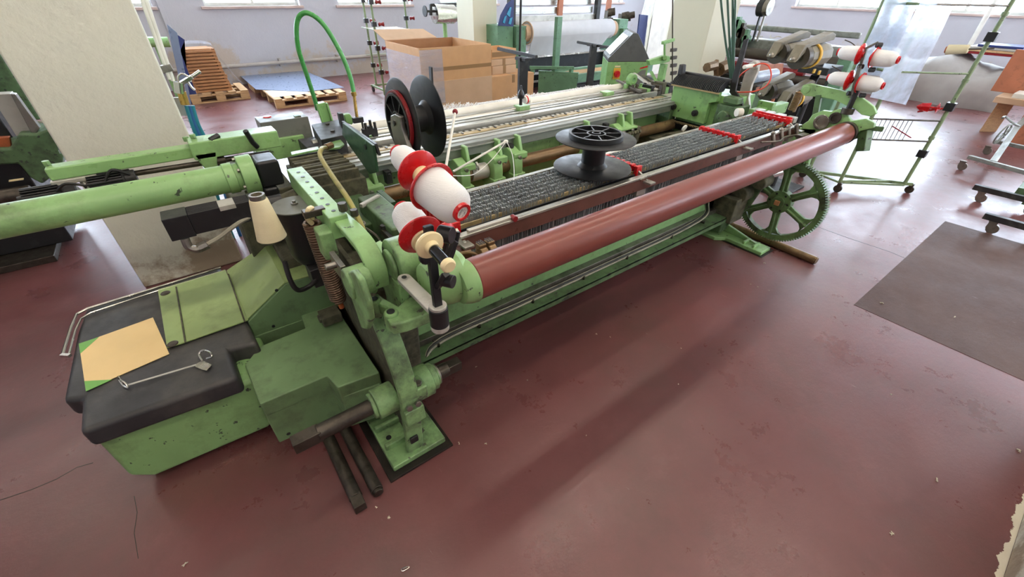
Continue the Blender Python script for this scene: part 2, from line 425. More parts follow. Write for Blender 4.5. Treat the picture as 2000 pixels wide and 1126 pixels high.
# columns
b = MB(); b.box((-.60, 3.32, 0), (0, 3.92, ZC)); struct('trim_2', b, 'column', .012)
p = at(926, 80, Y=7.3)
b = MB(); b.box((p.x, 7.3, 0), (p.x+.5, 7.85, ZC)); struct('trim_3', b, 'column_clean', .01)
p = at(1364, 140, Y=3.62)
b = MB(); b.box((p.x, 3.62, 0), (p.x+.62, 4.25, ZC)); struct('trim_4', b, 'column_clean', .012)
p = at(1290, 70, Y=8.2)
b = MB(); b.box((p.x-.05, 8.2, 0), (p.x+.5, 8.7, ZC)); struct('trim_5', b, 'column_clean', .012)
# plaster chips and scratches on the big column are in its material; pipes on the walls
b = MB(); b.tube([(-6.9, 10.55, .33), (2.4, 10.55, .35), (9, 10.55, .37)], .035, 10)
for x in (-3, -.5, 2.0, 3.17, 4.6, 7): b.box((x-.02, 10.53, .28), (x+.02, YB, .42))
tag(mk('wall_pipe', b, 'pipe_wall', None, 0), 'thin painted heating pipe running along the foot of the grey wall', 'pipe')
b = MB(); b.box((.33, 10.60, .6), (.40, YB, ZC))
tag(mk('wall_conduit', b, 'wall', None, .004), 'pale vertical conduit on the back wall left of the stacked frames', 'conduit')
# white pipe and radiator on the right wall
p = at(1945, 0, X=13.9); q = at(1893, 90, X=13.9)
b = MB(); b.cyl((13.9, p.y, 0), (13.9, p.y, ZC), .045, n=14)
tag(mk('standing_pipe', b, 'white', None, 0), 'white upright pipe at the far right wall beside the radiator', 'pipe')
rad = thing('radiator', 'white ribbed radiator under the far right window', 'radiator', (13.9, .3, .35))
b = MB()
for i in range(26): b.box((13.84, -.95+i*.085, .8), (13.93, -.895+i*.085, 1.32))
mk('radiator_fins', b, 'white', rad, .004)
b = MB(); b.box((13.86, -.95, .78), (13.91, 1.25, .82)); b.box((13.86, -.95, 1.3), (13.91, 1.25, 1.34))
for yy in (-.7, 1.0): b.box((13.9, yy-.02, .9), (13.93, yy+.02, .94)); b.box((13.88, yy-.02, 0), (13.92, yy+.02, .78))
mk('radiator_header', b, 'white', rad, .004)
# ceiling lamps: two show as floor reflections, the later rows are added fill light
tube_em = emis('warm_fluorescent_tube', (1, .9, .78, 1), 24)
lampdup = []
for i, (x, y, L) in enumerate(((2.15, 1.62, 1.2), (3.95, 1.62, 1.2), (.2, 1.62, 1.2), (-2.4, 1.62, 1.2), (6.2, 5.4, 1.2), (2.4, 5.4, 1.2), (9, 1.62, 1.2), (-2.4, 5.4, 1.2), (.8, -1.6, 1.2), (3.6, -1.6, 1.2), (-1.6, -1.6, 1.2), (5.8, -1.6, 1.2), (-.6, 4.6, 1.2), (1.2, -.2, 1.2), (3.4, -.2, 1.2), (-1.2, -.2, 1.2))):
    t = thing('ceiling_and_fill_lamp', 'twin tube ceiling lamp above the weaving hall, in rows partly added as fill', 'lamp', (x, y, ZC-.02), 'ceiling lamps out of view')
    b = MB(); b.box((x-L/2-.04, y-.09, ZC-.07), (x+L/2+.04, y+.09, ZC)); mk('lamp_housing', b, 'white', t, .004)
    for s in (-.045, .045):
        b = MB(); b.cyl((x-L/2, y+s, ZC-.095), (x+L/2, y+s, ZC-.095), .016, n=10); mk('lamp_tube', b, tube_em, t, 0)
# world: dim sky outside
w = bpy.data.worlds.new('world'); SC.world = w; w.use_nodes = True
w.node_tree.nodes['Background'].inputs[0].default_value = (.8, .88, 1, 1); w.node_tree.nodes['Background'].inputs[1].default_value = .5
SC.view_settings.view_transform = 'Standard'; SC.view_settings.look = 'None'; SC.view_settings.gamma = 1
SC.view_settings.exposure = 0.0; SC.view_settings.use_curve_mapping = False
b = MB()
def crack(pts, w=.004):
    P = [at(x, y, Z=.0003) for x, y in pts]
    for a, c in zip(P, P[1:]): b.bar(a, c, w, .0006)
crack(((-60, 1000), (0, 976), (60, 956), (110, 935), (150, 912), (182, 903)), .004); crack(((262, 968), (268, 1000), (262, 1040), (270, 1090)), .002)
crack(((1590, 440), (1650, 462), (1740, 492), (1770, 505)), .006); struct('trim_6', b, 'plate_black')
b = MB(); b.box((1.55, -1.2, 0), (2.95, -.59, ZC)); struct('trim_7', b, 'column', .01)
b = MB(); rr7 = random.Random(8); pts = [(1.55, -.592)]
for i in range(300): pts.append((1.55+1.4*i/299, -.572+.006*math.sin(i*.11)+.004*math.sin(i*.37+1)+rr7.uniform(-.003, .003)))
pts.append((2.95, -.592)); b.xy(pts, .0002, .0014); struct('trim_8', b, 'lint')
# ================================================================== THE LOOM
L = thing('weaving_loom', 'long green weaving loom with maroon back roller, in the middle of the hall', 'weaving loom', (1.8, 1.9, 0))
def P_(name, b, mt, par=None, bev=.002, label=None, **k): return mk(name, b, mt, par or L, bev, label, **k)
# --- left foot, base plate, front column of the frame
b = MB(); b.xy([(.175, 1.04), (.475, 1.04), (.47, 1.75), (.17, 1.75)], 0, .014); P_('base_plate', b, 'plate_black')
b = MB()
b.xy([(.205, 1.07), (.455, 1.07), (.45, 1.38), (.42, 1.6), (.205, 1.6)], .014, .045)
b.yz([(1.12, .04), (1.6, .04), (1.35, .16)], .325, .36)
for yy in (1.16, 1.27, 1.40): b.box((.215, yy, .04), (.33, yy+.022, .075))
foot = P_('foot', b, 'green_worn', None, .006)
b = MB()
for (x, y) in ((.25, 1.22), (.28, 1.42), (.40, 1.33)): b.cyl((x, y, .045), (x, y, .047), .012)
mk('bolt_hole', b, 'black', foot, 0)  # flat black discs paint the shade in the bolt holes
b = MB()
b.ribbon([(1.11, .03), (1.095, .16), (1.08, .28), (1.06, .40), (1.065, .50), (1.10, .60), (1.155, .69), (1.23, .76)], .288, .362, .028)
b.box((.29, 1.035, .29), (.372, 1.10, .37))
fr = P_('side_frame', b, 'green_worn', None, .006)
for q in range(2):
    c = MB(); c.bolt((.312+.036*q, 1.04, .395), (0, -1, .2), .013, .012); mk('frame_bolt', c, 'steel', fr, .001)
c = MB(); c.yz([(1.125, .04), (1.10, .28), (1.085, .45), (1.12, .6), (1.18, .71), (1.26, .80), (1.9, .84), (1.95, .45), (1.6, .30), (1.42, .04)], .325, .345); mk('frame_web', c, 'grime', fr, .004)  # dark grime colour makes the web read as the shaded gap beside the column
c = MB(); c.box((.30, 1.068, .13), (.335, 1.08, .165)); mk('cast_window', c, 'black', fr, .003)  # black block paints the shade in the casting's opening
# grimy machine body inside the frame
b = MB()
b.yz([(1.35, .10), (1.30, .5), (1.34, .74), (2.5, .78), (2.9, .6), (2.9, .1)], .345, .50)
b.box((.05, 2.3, .1), (.34, 2.9, .85)); b.box((.15, 2.0, .1), (.31, 2.3, .62))
P_('gear_case', b, 'grime', None, .01)
# cross shaft with hubs, collars and squared ends
b = MB()
b.cyl((.0, 1.15, .37), (.54, 1.15, .37), .031, n=22)
b.box((-.085, 1.125, .345), (.01, 1.175, .395)); b.box((.535, 1.128, .347), (.60, 1.172, .391))
P_('cross_shaft', b, 'steel_dark', None, .003)
b = MB(); b.cyl((.215, 1.15, .37), (.30, 1.15, .37), .062, n=28); b.cyl((.20, 1.15, .37), (.216, 1.15, .37), .052, n=28)
P_('shaft_hub', b, 'green_worn', None, .006)
b = MB(); b.cyl((.36, 1.15, .37), (.45, 1.15, .37), .07, n=28); b.cyl((.45, 1.15, .37), (.475, 1.15, .37), .058, n=28); b.cyl((.475, 1.15, .37), (.487, 1.15, .37), .047, n=28)
hb = P_('shaft_hub', b, 'green_worn', None, .005)
b = MB(); b.ring((.452, 1.15, .37), (1, 0, 0), .031, .045, .04, 24); mk('bearing_ring', b, 'steel', hb, .002)
b = MB(); b.box((.30, 1.045, .385), (.40, 1.12, .455)); bl = P_('clamp_block', b, 'green_worn', None, .008)
for xx in (.325, .375):
    c = MB(); c.bolt((xx, 1.07, .455), (0, 0, 1), .014, .012); mk('clamp_bolt', c, 'steel', bl, .001)
# --- upper bearing brackets round the back roller
b = MB(); b.cyl((.385, 1.15, .955), (.47, 1.15, .955), .085, n=32); b.cyl((.372, 1.15, .955), (.385, 1.15, .955), .055, n=28)
b.yz([(1.08, .92), (1.22, .92), (1.25, .72), (1.10, .72)], .37, .45)
rh = P_('roller_bracket', b, 'green_worn', None, .008)
c = MB(); c.bolt((.43, 1.13, 1.036), (0, 0, 1), .014, .014); mk('bracket_bolt', c, 'red_dark', rh, .001)
c = MB(); c.cyl((.386, 1.15, .955), (.383, 1.15, .955), .05, n=28); mk('bearing_recess', c, 'black', rh, 0)  # black disc paints the shade inside the bearing
b = MB(); b.lathe((.47, 1.1, .95), (1, 0, 0), [(0, .05), (.012, .062), (.03, .05), (.05, .058), (.07, .05)], 28); P_('roller_collar', b, 'green_worn', None, .003)
b = MB(); b.lathe((.42, .985, .955), (1, 0, 0), [(0, .062), (.05, .086), (.10, .090), (.118, .078), (.128, .072)], 36); P_('roller_end_cone', b, 'green', None, .003)
f1, f2 = at(731, 583, Z=.86), at(763, 608, Z=.86)
b = MB(); b.prism([at(x, y, Z=.85) for x, y in ((724, 583), (736, 570), (752, 582), (778, 596), (800, 575), (850, 582), (864, 600), (792, 628), (764, 634), (752, 618), (754, 600), (742, 596))], (0, 0, -.045))
b.cyl((f1.x, f1.y, .79), (f1.x, f1.y, .86), .021); b.cyl((f2.x, f2.y, .79), (f2.x, f2.y, .86), .024)
fk = P_('fork_bracket', b, 'green_worn', None, .008)
c = MB(); c.cyl((f1.x, f1.y, .86), (f1.x, f1.y, .8612), .012); c.cyl((f2.x, f2.y, .86), (f2.x, f2.y, .8612), .013); mk('fork_bore', c, 'black', fk, 0)  # black discs paint the shade inside both bores
# curved lever standing on the frame
b = MB()
lp = [at(x, y, X=.333) for x, y in ((625, 391), (642, 404), (664, 425), (690, 449), (711, 474), (727, 503), (738, 533), (742, 560))]
lp = [(p.y, p.z) for p in lp]
b.ribbon(lp, .300, .366, .016)
b.yz([(y, z+.002) for y, z in lp]+[(y+.035, z-.045) for y, z in lp[::-1]], .312, .332)
P_('curved_lever', b, 'green', None, .006)
b = MB(); b.box((.285, 1.42, .955), (.35, 2.0, 1.04)); ra = P_('top_rail', b, 'green', None, .004)
c = MB()
for i in range(8): c.cyl((.318, 1.47+i*.066, 1.04), (.318, 1.47+i*.066, 1.0415), .0075, n=12)
mk('rail_hole', c, 'black', ra, 0)  # row of black discs painting the shade in the rail holes
c = MB(); c.bolt((.345, 1.44, 1.045), (0, 0, 1), .016, .03); c.bolt((.372, 1.41, 1.03), (0, 0, 1), .014, .024); mk('rail_bolt', c, 'steel_dark', ra, .001)
b = MB(); b.cyl((.235, 1.17, .925), (.31, 1.17, .925), .052, n=28); b.prism([at(x, y, X=.245) for x, y in ((672, 532), (688, 528), (700, 545), (716, 590), (722, 625), (716, 644), (706, 642), (692, 600), (678, 560))], (.02, 0, 0)); b.box((.24, 1.42, .88), (.29, 1.50, .99))
P_('lever_mount', b, 'green_worn', None, .008)
b = MB(); b.cyl((.21, 1.30, .93), (.25, 1.30, .93), .012); b.box((.245, 1.24, .88), (.262, 1.36, .95)); P_('lever_pin', b, 'steel', None, .002)
# long spring with hook
b = MB(); b.coil((.247, 1.53, .99), (.262, 1.53, .63), .027, .0068, 34); sp = P_('tension_spring', b, 'spring', None, 0)
c = MB(); c.tube([(.247, 1.53, .985), (.235, 1.52, 1.02), (.247, 1.51, 1.05), (.262, 1.53, 1.04), (.252, 1.535, 1.0)], .009, 8); mk('spring_hook', c, 'cream', sp, 0)
c = MB(); c.cyl((.262, 1.53, .64), (.266, 1.53, .585), .011, n=10); mk('spring_end', c, 'orange', sp, .001)
b = MB(); b.box((.225, 1.50, 1.02), (.30, 1.535, 1.045)); P_('spring_bar', b, 'steel_dark', None, .003)
# black filter can with lid
b = MB(); b.lathe((.245, 1.78, .70), (0, 0, 1), [(0, .045), (.02, .06), (.05, .072), (.255, .080), (.262, .086)], 40); cn = P_('filter_can', b, 'black', None, .003)
c = MB(); c.cyl((.245, 1.78, .962), (.245, 1.78, .968), .093, n=44); mk('can_lid', c, 'grey_paint', cn, .002)
c = MB(); c.bolt((.245, 1.78, .968), (0, 0, 1), .014, .008); c.cyl((.245, 1.78, .97), (.245, 1.78, .985), .007); mk('lid_nut', c, 'steel', cn, .001)
c = MB(); c.tube([(.13, 1.66, .80), (.125, 1.64, .72), (.14, 1.64, .665), (.19, 1.66, .655), (.235, 1.70, .66)], .0105, 8); c.box((.21, 1.68, .62), (.27, 1.78, .71)); mk('can_pipe', c, 'black_paint', cn, .003)
# servo motor under the green tube
b = MB()
b.box((-.19, 1.86, .90), (-.11, 1.95, .99))
for i in range(7): b.box((-.11, 1.862+i*.0125, .905), (.10, 1.868+i*.0125, .99))
b.box((-.11, 1.866, .91), (.10, 1.944, .98)); b.box((.10, 1.86, .90), (.135, 1.95, .99)); b.cyl((.13, 1.905, .945), (.22, 1.905, .945), .03)
sm = P_('servo_motor', b, 'black', None, .003)
c = MB(); c.box((-.005, 1.858, .975), (.05, 1.93, .993)); mk('rating_plate', c, 'grey_light', sm, .001)
c = MB(); c.tube([(-.15, 1.865, .90), (-.15, 1.86, .865), (-.13, 1.855, .85), (-.10, 1.855, .855)], .015, 10); c.tube([(-.12, 1.855, .853), (-.09, 1.855, .86)], .019, 8); mk('plug_elbow', c, 'steel', sm, .001)
c = MB(); c.tube([(-.09, 1.855, .86), (-.04, 1.86, .875), (.02, 1.86, .905), (.08, 1.87, .92), (.18, 1.9, .91)], .009, 8); mk('motor_cable', c, 'cable', sm, 0)
# big green tube running out to the left and the channel arm behind it
b = MB(); b.cyl((-2.6, 2.14, 1.0), (.12, 2.14, 1.0), .058, n=36); P_('support_tube', b, 'green', None, .003)
b = MB(); b.cyl((.06, 2.14, 1.0), (.10, 2.14, 1.0), .064, n=36); b.cyl((.12, 2.14, 1.0), (.18, 2.14, 1.0), .085, n=36)
fl = P_('tube_flange', b, 'green', None, .005)
for i in range(6):
    c = MB(); a = i*PI/3+.4; c.bolt((.12, 2.14+.072*math.cos(a), 1.0+.072*math.sin(a)), (-1, 0, 0), .009, .01); mk('flange_bolt', c, 'steel', fl, .001)
b = MB(); b.box((.185, 2.07, .95), (.275, 2.21, 1.065)); b.box((.18, 2.06, .90), (.24, 2.18, .95)); P_('encoder_box', b, 'black', None, .012)
b = MB(); b.cyl((.12, 1.98, .86), (.30, 1.98, .90), .055, n=24); b.cyl((.19, 1.98, .875), (.20, 1.98, .878), .06, n=24); P_('air_duct', b, 'grime', None, .006)
# channel arm
b = MB(); b.box((-.525, 2.47, 1.015), (.02, 2.545, 1.065)); b.box((-.02, 2.44, 1.01), (.36, 2.56, 1.09)); b.prism([(-.02, 2.44, 1.04), (.08, 2.44, 1.04), (.05, 2.44, .95), (.01, 2.44, .95)], (0, .015, 0))
ar = P_('channel_arm', b, 'green', None, .006)
for x, y, z in ((-.515, 2.52, 1.065), (-.02, 2.55, 1.075), (.01, 2.52, 1.09)):
    c = MB(); c.bolt((x, y, z), (0, 0, 1), .013, .02); mk('arm_bolt', c, 'green_worn', ar, .001)
c = MB(); c.tube([(.07, 2.45, 1.09), (.11, 2.47, 1.10)], .012, 8); c.tube([(.22, 2.40, 1.12), (.235, 2.42, 1.06), (.25, 2.43, 1.03)], .012, 8, False); mk('arm_latch', c, 'black', ar, 0)
b = MB(); b.cyl((-.42, 2.50, .985), (.30, 2.46, .985), .012, n=12); b.cyl((-.30, 2.49, .985), (-.27, 2.49, .985), .024); b.cyl((.06, 2.47, .985), (.10, 2.47, .985), .024); P_('drive_rod', b, 'steel_dark', None, .002)
for k, (x, z) in enumerate(((-.63, .965), (-.42, .975))):
    b = MB(); b.cyl((x, 2.47, z), (x+.125, 2.47, z), .030, n=20)
    for i in range(20):
        a = i*PI/10; b.bar((x+.002, 2.47+.033*math.cos(a), z+.033*math.sin(a)), (x+.118, 2.47+.033*math.cos(a), z+.033*math.sin(a)), .005, .014, (0, math.cos(a), math.sin(a)))
    fm = P_('finned_motor', b, 'black', None, .001)
    c = MB(); c.cyl((x+.125, 2.47, z), (x+.165, 2.47, z), .034, n=20); c.cyl((x-.02, 2.47, z), (x, 2.47, z), .012); mk('motor_flange', c, 'black_paint', fm, .003)
b = MB()
b.bar((-.50, 2.49, 1.02), (-.46, 2.47, .94), .03, .02); b.bar((-.44, 2.49, 1.02), (-.41, 2.46, .93), .03, .02); b.box((-.53, 2.46, .995), (-.38, 2.53, 1.015))
P_('motor_hanger', b, 'grey_light', None, .004)
b = MB(); b.tube([(-.52, 2.44, .98), (-.48, 2.42, 1.01), (-.43, 2.43, .99)], .006, 6); b.tube([(-.36, 2.44, .99), (-.32, 2.44, 1.03), (-.27, 2.44, 1.0)], .006, 6); P_('motor_lead', b, 'cable_black', None, 0)
# --- drive cover on the left with black rubber lid
def zp(pts, z): return [(at(x, y, Z=z).x, at(x, y, Z=z).y) for x, y in pts]
b = MB()
b.prism([(-.66, 1.625, .34), (-.12, 1.60, .34), (-.13, 1.60, .06), (-.17, 1.605, .03), (-.60, 1.625, .03), (-.66, 1.625, .09)], (0, .86, 0))
b.box((-.62, 1.66, 0), (-.55, 1.76, .05)); b.box((-.16, 1.7, .06), (-.06, 2.4, .33))
P_('drive_cover', b, 'green', None, .022, seg=3)
b = MB(); b.xy(zp([(153, 845), (466, 735), (447, 680), (503, 668), (430, 520), (165, 603), (148, 650), (120, 782), (157, 778)], .42), .325, .42)
P_('cover_lid', b, 'black_rubber', None, .022, seg=3)
b = MB(); b.tube([(p.x, p.y, p.z) for p in [at(x, y, Z=.43) for x, y in ((122, 693), (138, 640), (150, 613), (172, 602), (300, 563), (432, 522))]], .006, 8, False)
b.tube([(p.x, p.y, p.z) for p in [at(x, y, Z=.43) for x, y in ((134, 693), (147, 645), (158, 622), (178, 610), (300, 570), (436, 529))]], .004, 8, False); b.bar(at(120, 693, Z=.43), at(137, 694, Z=.43), .014, .012)
P_('chrome_trim', b, 'steel_bright', None, 0)
b = MB(); q = [at(x, y, Z=.425) for x, y in ((309, 567), (441, 528), (486, 626), (356, 672), (327, 680))]; b.prism(q, (0, 0, .008))
hp = P_('hatch_plate', b, 'green_pale', None, .003)
for a_, b_ in (((344, 560), (362, 668)), ((446, 535), (478, 628))):
    c = MB(); c.bar(at(*a_, Z=.436), at(*b_, Z=.436), .006, .006); mk('plate_hinge', c, 'grime', hp, .001)
c = MB()
for x, y in ((323, 572), (337, 671)): c.lathe(at(x, y, Z=.434), (0, 0, 1), [(0, .022), (.003, .018)], 20)
mk('latch_cup', c, 'steel_dark', hp, .001)
b = MB(); b.prism([at(482, 626, Z=.42), at(443, 530, Z=.42), at(517, 480, Z=.56), at(557, 553, Z=.56)], (0, 0, .008)); b.prism([at(517, 480, Z=.56), at(557, 553, Z=.56), at(640, 530, Z=.56), at(605, 455, Z=.56)], (0, 0, .008))
P_('sloping_hatch', b, 'green_pale', None, .002)
a1, a2, a3 = at(484, 627, Z=.42), at(557, 553, Z=.56), at(612, 540, Z=.56)
b = MB(); yb = 1.93; b.prism([(a1.x, a1.y-.01, .42), (a2.x, a2.y-.01, .56), (a3.x+.08, a2.y-.01, .56), (a3.x+.10, a2.y-.01, .34), (a1.x, a1.y-.01, .30)], (0, .02, 0)); b.box((a1.x, a1.y-.02, .2), (a3.x+.05, a1.y+.3, .335))
pn = P_('side_panel', b, 'green_cover', None, .003)
c = MB()
for x, y in ((540, 566), (534, 636), (618, 554)): c.bolt(at(x, y, Y=1.88), (0, -1, 0), .008, .005)
mk('panel_screw', c, 'black', pn, .001)
# stepped floor cover between drive cover and frame
b = MB()
top = zp([(507, 789), (478, 712), (506, 676), (596, 640), (587, 613), (652, 592), (738, 732), (660, 757), (638, 734)], .36)
b.xy([top[0], top[1], top[2], top[3], top[4], top[5], (.30, 1.31), (.13, 1.33), (.115, 1.42)], .28, .36)
b.xy([(-.145, 1.43), (.115, 1.42), (.13, 1.33), (.29, 1.30), (.29, 1.6), (-.1, 1.75)], .10, .30)
fc = P_('floor_cover', b, 'green_cover', None, .006)
c = MB(); c.bolt((-.10, 1.43, .13), (0, -1, 0), .009, .003); mk('cover_screw', c, 'black', fc, .001)
b = MB(); b.box((.20, 1.72, .37), (.29, 1.80, .42)); b.cyl((.19, 1.76, .40), (.24, 1.76, .40), .022, n=6); P_('drain_fitting', b, 'grime', None, .004)
# --- base beam with ledge and cable tray under the roller
b = MB(); b.box((.42, 1.50, .13), (3.30, 1.60, .72)); b.box((.42, 1.40, .62), (.75, 1.5, .72)); P_('base_beam', b, 'green', None, .006)
b = MB(); b.box((.46, 1.355, .235), (3.26, 1.50, .25)); b.box((.46, 1.355, .205), (3.26, 1.361, .25)); P_('beam_ledge', b, 'green_dark', None, .003)
b = MB(); b.box((.46, 1.455, .25), (3.2, 1.50, .285)); tr = P_('cable_tray', b, 'steel', None, .002)
for x in (.62, .86, 1.22, 1.62, 2.02, 2.5, 2.9):
    c = MB(); c.box((x, 1.40, .25), (x+.012, 1.46, .262)); c.box((x, 1.40, .25), (x+.012, 1.405, .275)); mk('tray_clip', c, 'steel_dark', tr, .001)
for k, (yy, rr, mm) in enumerate(((1.43, .008, 'cable_black'), (1.415, .006, 'cable'), (1.442, .006, 'cable'))):
    b = MB(); b.tube([(.40+.03*k, 1.30+.02*k, .20), (.52, 1.36, .235), (.66, yy, .262), (1.2, yy, .259), (2.0, yy, .259), (2.6, yy, .262), (2.95, yy+.01, .29), (3.03, yy+.06, .36), (3.05, yy+.09, .5)], rr, 6); P_('tray_cable', b, mm, None, 0)
b = MB()
for x in (.62, 1.06, 1.45, 2.45, 2.52, 2.60): b.cyl((x, 1.50, .42-.02*(x > 2)), (x, 1.492, .42-.02*(x > 2)), .011, n=12)
P_('beam_plug', b, 'black', None, 0)
# --- maroon back roller
b = MB(); b.lathe((.545, .93, .95), (1, 0, 0), [(0, .058), (.002, .064), (.008, .068), (.03, .068), (1.4, .068), (2.815, .068), (2.838, .067), (2.845, .060)], 72); ro = P_('back_roller', b, 'maroon', None, 0, label='long glossy maroon roller', seg=3)
b = MB(); b.lathe((.50, .93, .95), (1, 0, 0), [(0, .06), (.02, .068), (.048, .0725)], 40); mk('roller_rim', b, 'green', ro, .002)
# ================================================================== warp stop motion and harness
X0, X1 = .66, 3.36
b = MB(); b.box((X0, 1.175, .945), (3.38, 1.205, .957)); fr_ = P_('front_rail', b, 'alu', None, .003)
b = MB(); b.box((X0+.01, 1.180, .885), (3.37, 1.188, .945)); mk('rail_face', b, 'maroon_rail', fr_, .002)
b = MB(); b.box((X0, 1.51, .945), (3.38, 1.535, .957)); br_ = P_('rear_rail', b, 'alu', None, .003)
b = MB(); b.box((X0+.01, 1.502, .895), (3.37, 1.512, .945)); mk('rail_face', b, 'maroon_rail', br_, .002)
b = MB(); b.box((X0+.04, 1.222, .925), (3.34, 1.234, .94)); b.box((X0+.04, 1.238, .915), (3.34, 1.242, .948)); P_('contact_guard', b, 'black', None, .002)
bars = [1.262+i*.0345 for i in range(7)]
for y in bars:
    b = MB(); b.box((X0+.02, y-.003, .928), (3.35, y+.003, .950)); b.cyl((X0+.02, y, .952), (3.35, y, .952), .003, n=8); P_('contact_bar', b, 'alu' if y > 1.28 else 'brass_strip', None, 0)
# comb spacers
for x in (.665, 1.715, 2.645, 3.31):
    b = MB(); b.box((x, 1.245, .962), (x+.026, 1.50, .980))
    for y in bars: b.box((x-.003, y+.008, .925), (x+.029, y+.026, .984))
    b.box((x-.006, 1.232, .905), (x+.032, 1.25, .985))
    if x > 3: b.box((x, 1.25, .91), (x+.05, 1.5, .95)); b.box((x+.04, 1.245, .93), (x+.06, 1.5, .99))
    P_('red_comb', b, 'red', None, .002, label='red plastic comb spacer')
    b = MB(); b.prism([(x+.005, 1.235, .965), (x+.005, 1.165, .93), (x+.005, 1.175, .92), (x+.005, 1.235, .92)], (.012, 0, 0)); b.box((x-.012, 1.135, .922), (x+.03, 1.19, .932)); b.box((x-.03, 1.19, .85), (x+.04, 1.235, .92))
    P_('comb_bracket', b, 'alu', None, .002)
# drop wires: the nearest hundred one by one, the rest in one body
def wire_bm(mb, x, y, dz, tilt=0.):
    w = .0055; t = .0012
    mb.add([(x-t, y-w, .80+dz), (x+t, y-w, .80+dz), (x+t, y+w, .80+dz), (x-t, y+w, .80+dz), (x-t+tilt, y-w, .968+dz), (x+t+tilt, y-w, .968+dz), (x+t+tilt, y+w, .968+dz), (x-t+tilt, y+w, .968+dz)],
           [(3,2,1,0),(4,5,6,7),(0,1,5,4),(1,2,6,5),(2,3,7,6),(3,0,4,7)])
gaps = []
spots = []
rnd = random.Random(3)
for ri, y in enumerate(bars):
    x = X0+.05 + (.10 if ri == 0 else 0)
    while x < 3.28:
        inside = any(abs(x-c-.01) < .022 for c in (1.715, 2.645))
        if ri == 0 and rnd.random() < .02 and x < 1.7: x += rnd.uniform(.015, .05)
        if not inside and (rnd.random() < .9) and not (x > 3.05 and rnd.random() < .55): spots.append((x, y+rnd.uniform(-.002, .002), rnd.choice((0, 0, 0, .003, .005))))
        x += rnd.choice((.0052, .0058, .0066, .0105))
spots.sort(key=lambda s: (s[0]-.0)+(s[1]-1.25)*3)
b = MB(); wire_bm(b, spots[0][0], spots[0][1], spots[0][2]); w0 = P_('drop_wire', b, 'wire', None, 0)
for s in spots[1:100]:
    c = w0.copy(); COL.objects.link(c); c.location = V(w0.location)+V((s[0]-spots[0][0], s[1]-spots[0][1], s[2]-spots[0][2]))
b = MB()
for s in spots[100:]: wire_bm(b, *s, rnd.uniform(-.001, .001))
o = P_('drop_wires', b, 'wire', None, 0); o['kind'] = 'stuff'
# lower healds seen under the front rail
b = MB()
x = .80
while x < 3.2:
    if rnd.random() < .86:
        y = 1.225+rnd.uniform(0, .05); z = rnd.uniform(.70, .78); b.box((x-.0012, y, z), (x+.0012, y+.009, .885))
    x += .0062
o = P_('hanging_healds', b, 'wire', None, 0); o['kind'] = 'stuff'
b = MB(); b.box((.60, 1.28, .66), (3.3, 1.50, .70)); P_('heald_tray', b, 'black_paint', None, .004)
b = MB(); b.box((.70, 1.18, .955), (.905, 1.20, .968)); pb = P_('magnet_bar', b, 'grey_light', None, .003)
c = MB(); c.cyl((.905, 1.19, .962), (.905, 1.165, .962), .012, n=16); mk('bar_knob', c, 'red_dark', pb, .001)
# perforated brass clamps at the left end of the rail
for k in range(2):
    b = MB(); x = .665+k*.036
    b.box((x, 1.055, .945), (x+.030, 1.085, .975)); b.lathe((x, 1.06, .935), (1, 0, 0), [(0, .028), (.030, .028)], 20)
    pc = P_('perforated_clamp', b, 'brown_pipe', None, .005)
    c = MB()
    for i in range(3):
        for j in range(4): c.cyl((x+.006+i*.009, 1.062+j*.0075, .9755), (x+.006+i*.009, 1.062+j*.0075, .9765), .003, n=8)
    mk('clamp_hole', c, 'black', pc, 0)  # black dots paint the shade in the perforations
b = MB(); b.bar((.56, 1.16, .90), (.66, 1.10, .925), .03, .02); b.tube([(.60, 1.12, .93), (.64, 1.08, .945), (.67, 1.06, .93)], .007, 8); P_('clamp_arm', b, 'brown_pipe', None, .003)
b = MB()
for (x, y) in ((2.95, 1.14), (3.08, 1.15), (3.20, 1.16), (3.27, 1.14)): b.cyl((x, y, .90), (x, y+.03, .965), .012, n=12); b.ball((x, y+.03, .968), .014)
b.tube([(2.8, 1.16, .94), (2.95, 1.12, .93), (3.1, 1.15, .925), (3.25, 1.13, .92)], .006, 6); b.box((3.22, 1.09, .90), (3.32, 1.13, .925)); P_('harness_fittings', b, 'steel', None, .002)
# --- shaft with clamps behind the stop motion
b = MB(); b.cyl((.62, 2.18, .74), (3.4, 2.18, .74), .042, n=28); sh = P_('rocking_shaft', b, 'brown_pipe', None, .003)
def shaft_clamp(x, w=.10, R=.085):
    b = MB(); b.cyl((x, 2.18, .74), (x+w*.45, 2.18, .74), R*.8, n=22)
    b.yz([(2.09, .74), (2.095, .79), (2.12, .83), (2.18, .855), (2.25, .83), (2.28, .74), (2.24, .65), (2.16, .61), (2.10, .66)], x-.012, x+w*.55)
    b.box((x-.02, 2.09, .66), (x+w*.8, 2.15, .70)); b.box((x-.01, 2.10, .79), (x+w, 2.15, .83)); b.yz([(2.12, .8), (2.16, .92), (2.21, .92), (2.24, .8)], x+w*.6, x+w*.85)
    g = P_('shaft_clamp', b, 'green', None, .008)
    for zz in (.665, .685, .81):
        c = MB(); c.bolt((x+.02, 2.09, zz), (0, -1, 0), .012, .018); mk('clamp_bolt', c, 'steel', g, .001)
    return g
for x in (.64, 1.22, 1.46, 1.62, 2.25, 2.62, 2.72): shaft_clamp(x)
b = MB()
for x in (1.34, 1.55, 1.70): b.ring((x, 2.13, .80), (1, -.3, .2), .014, .026, .012, 18)
b.cyl((1.32, 2.18, .74), (1.44, 2.18, .74), .05, n=24)
P_('eye_lever', b, 'grey_light', None, .002)
b = MB()
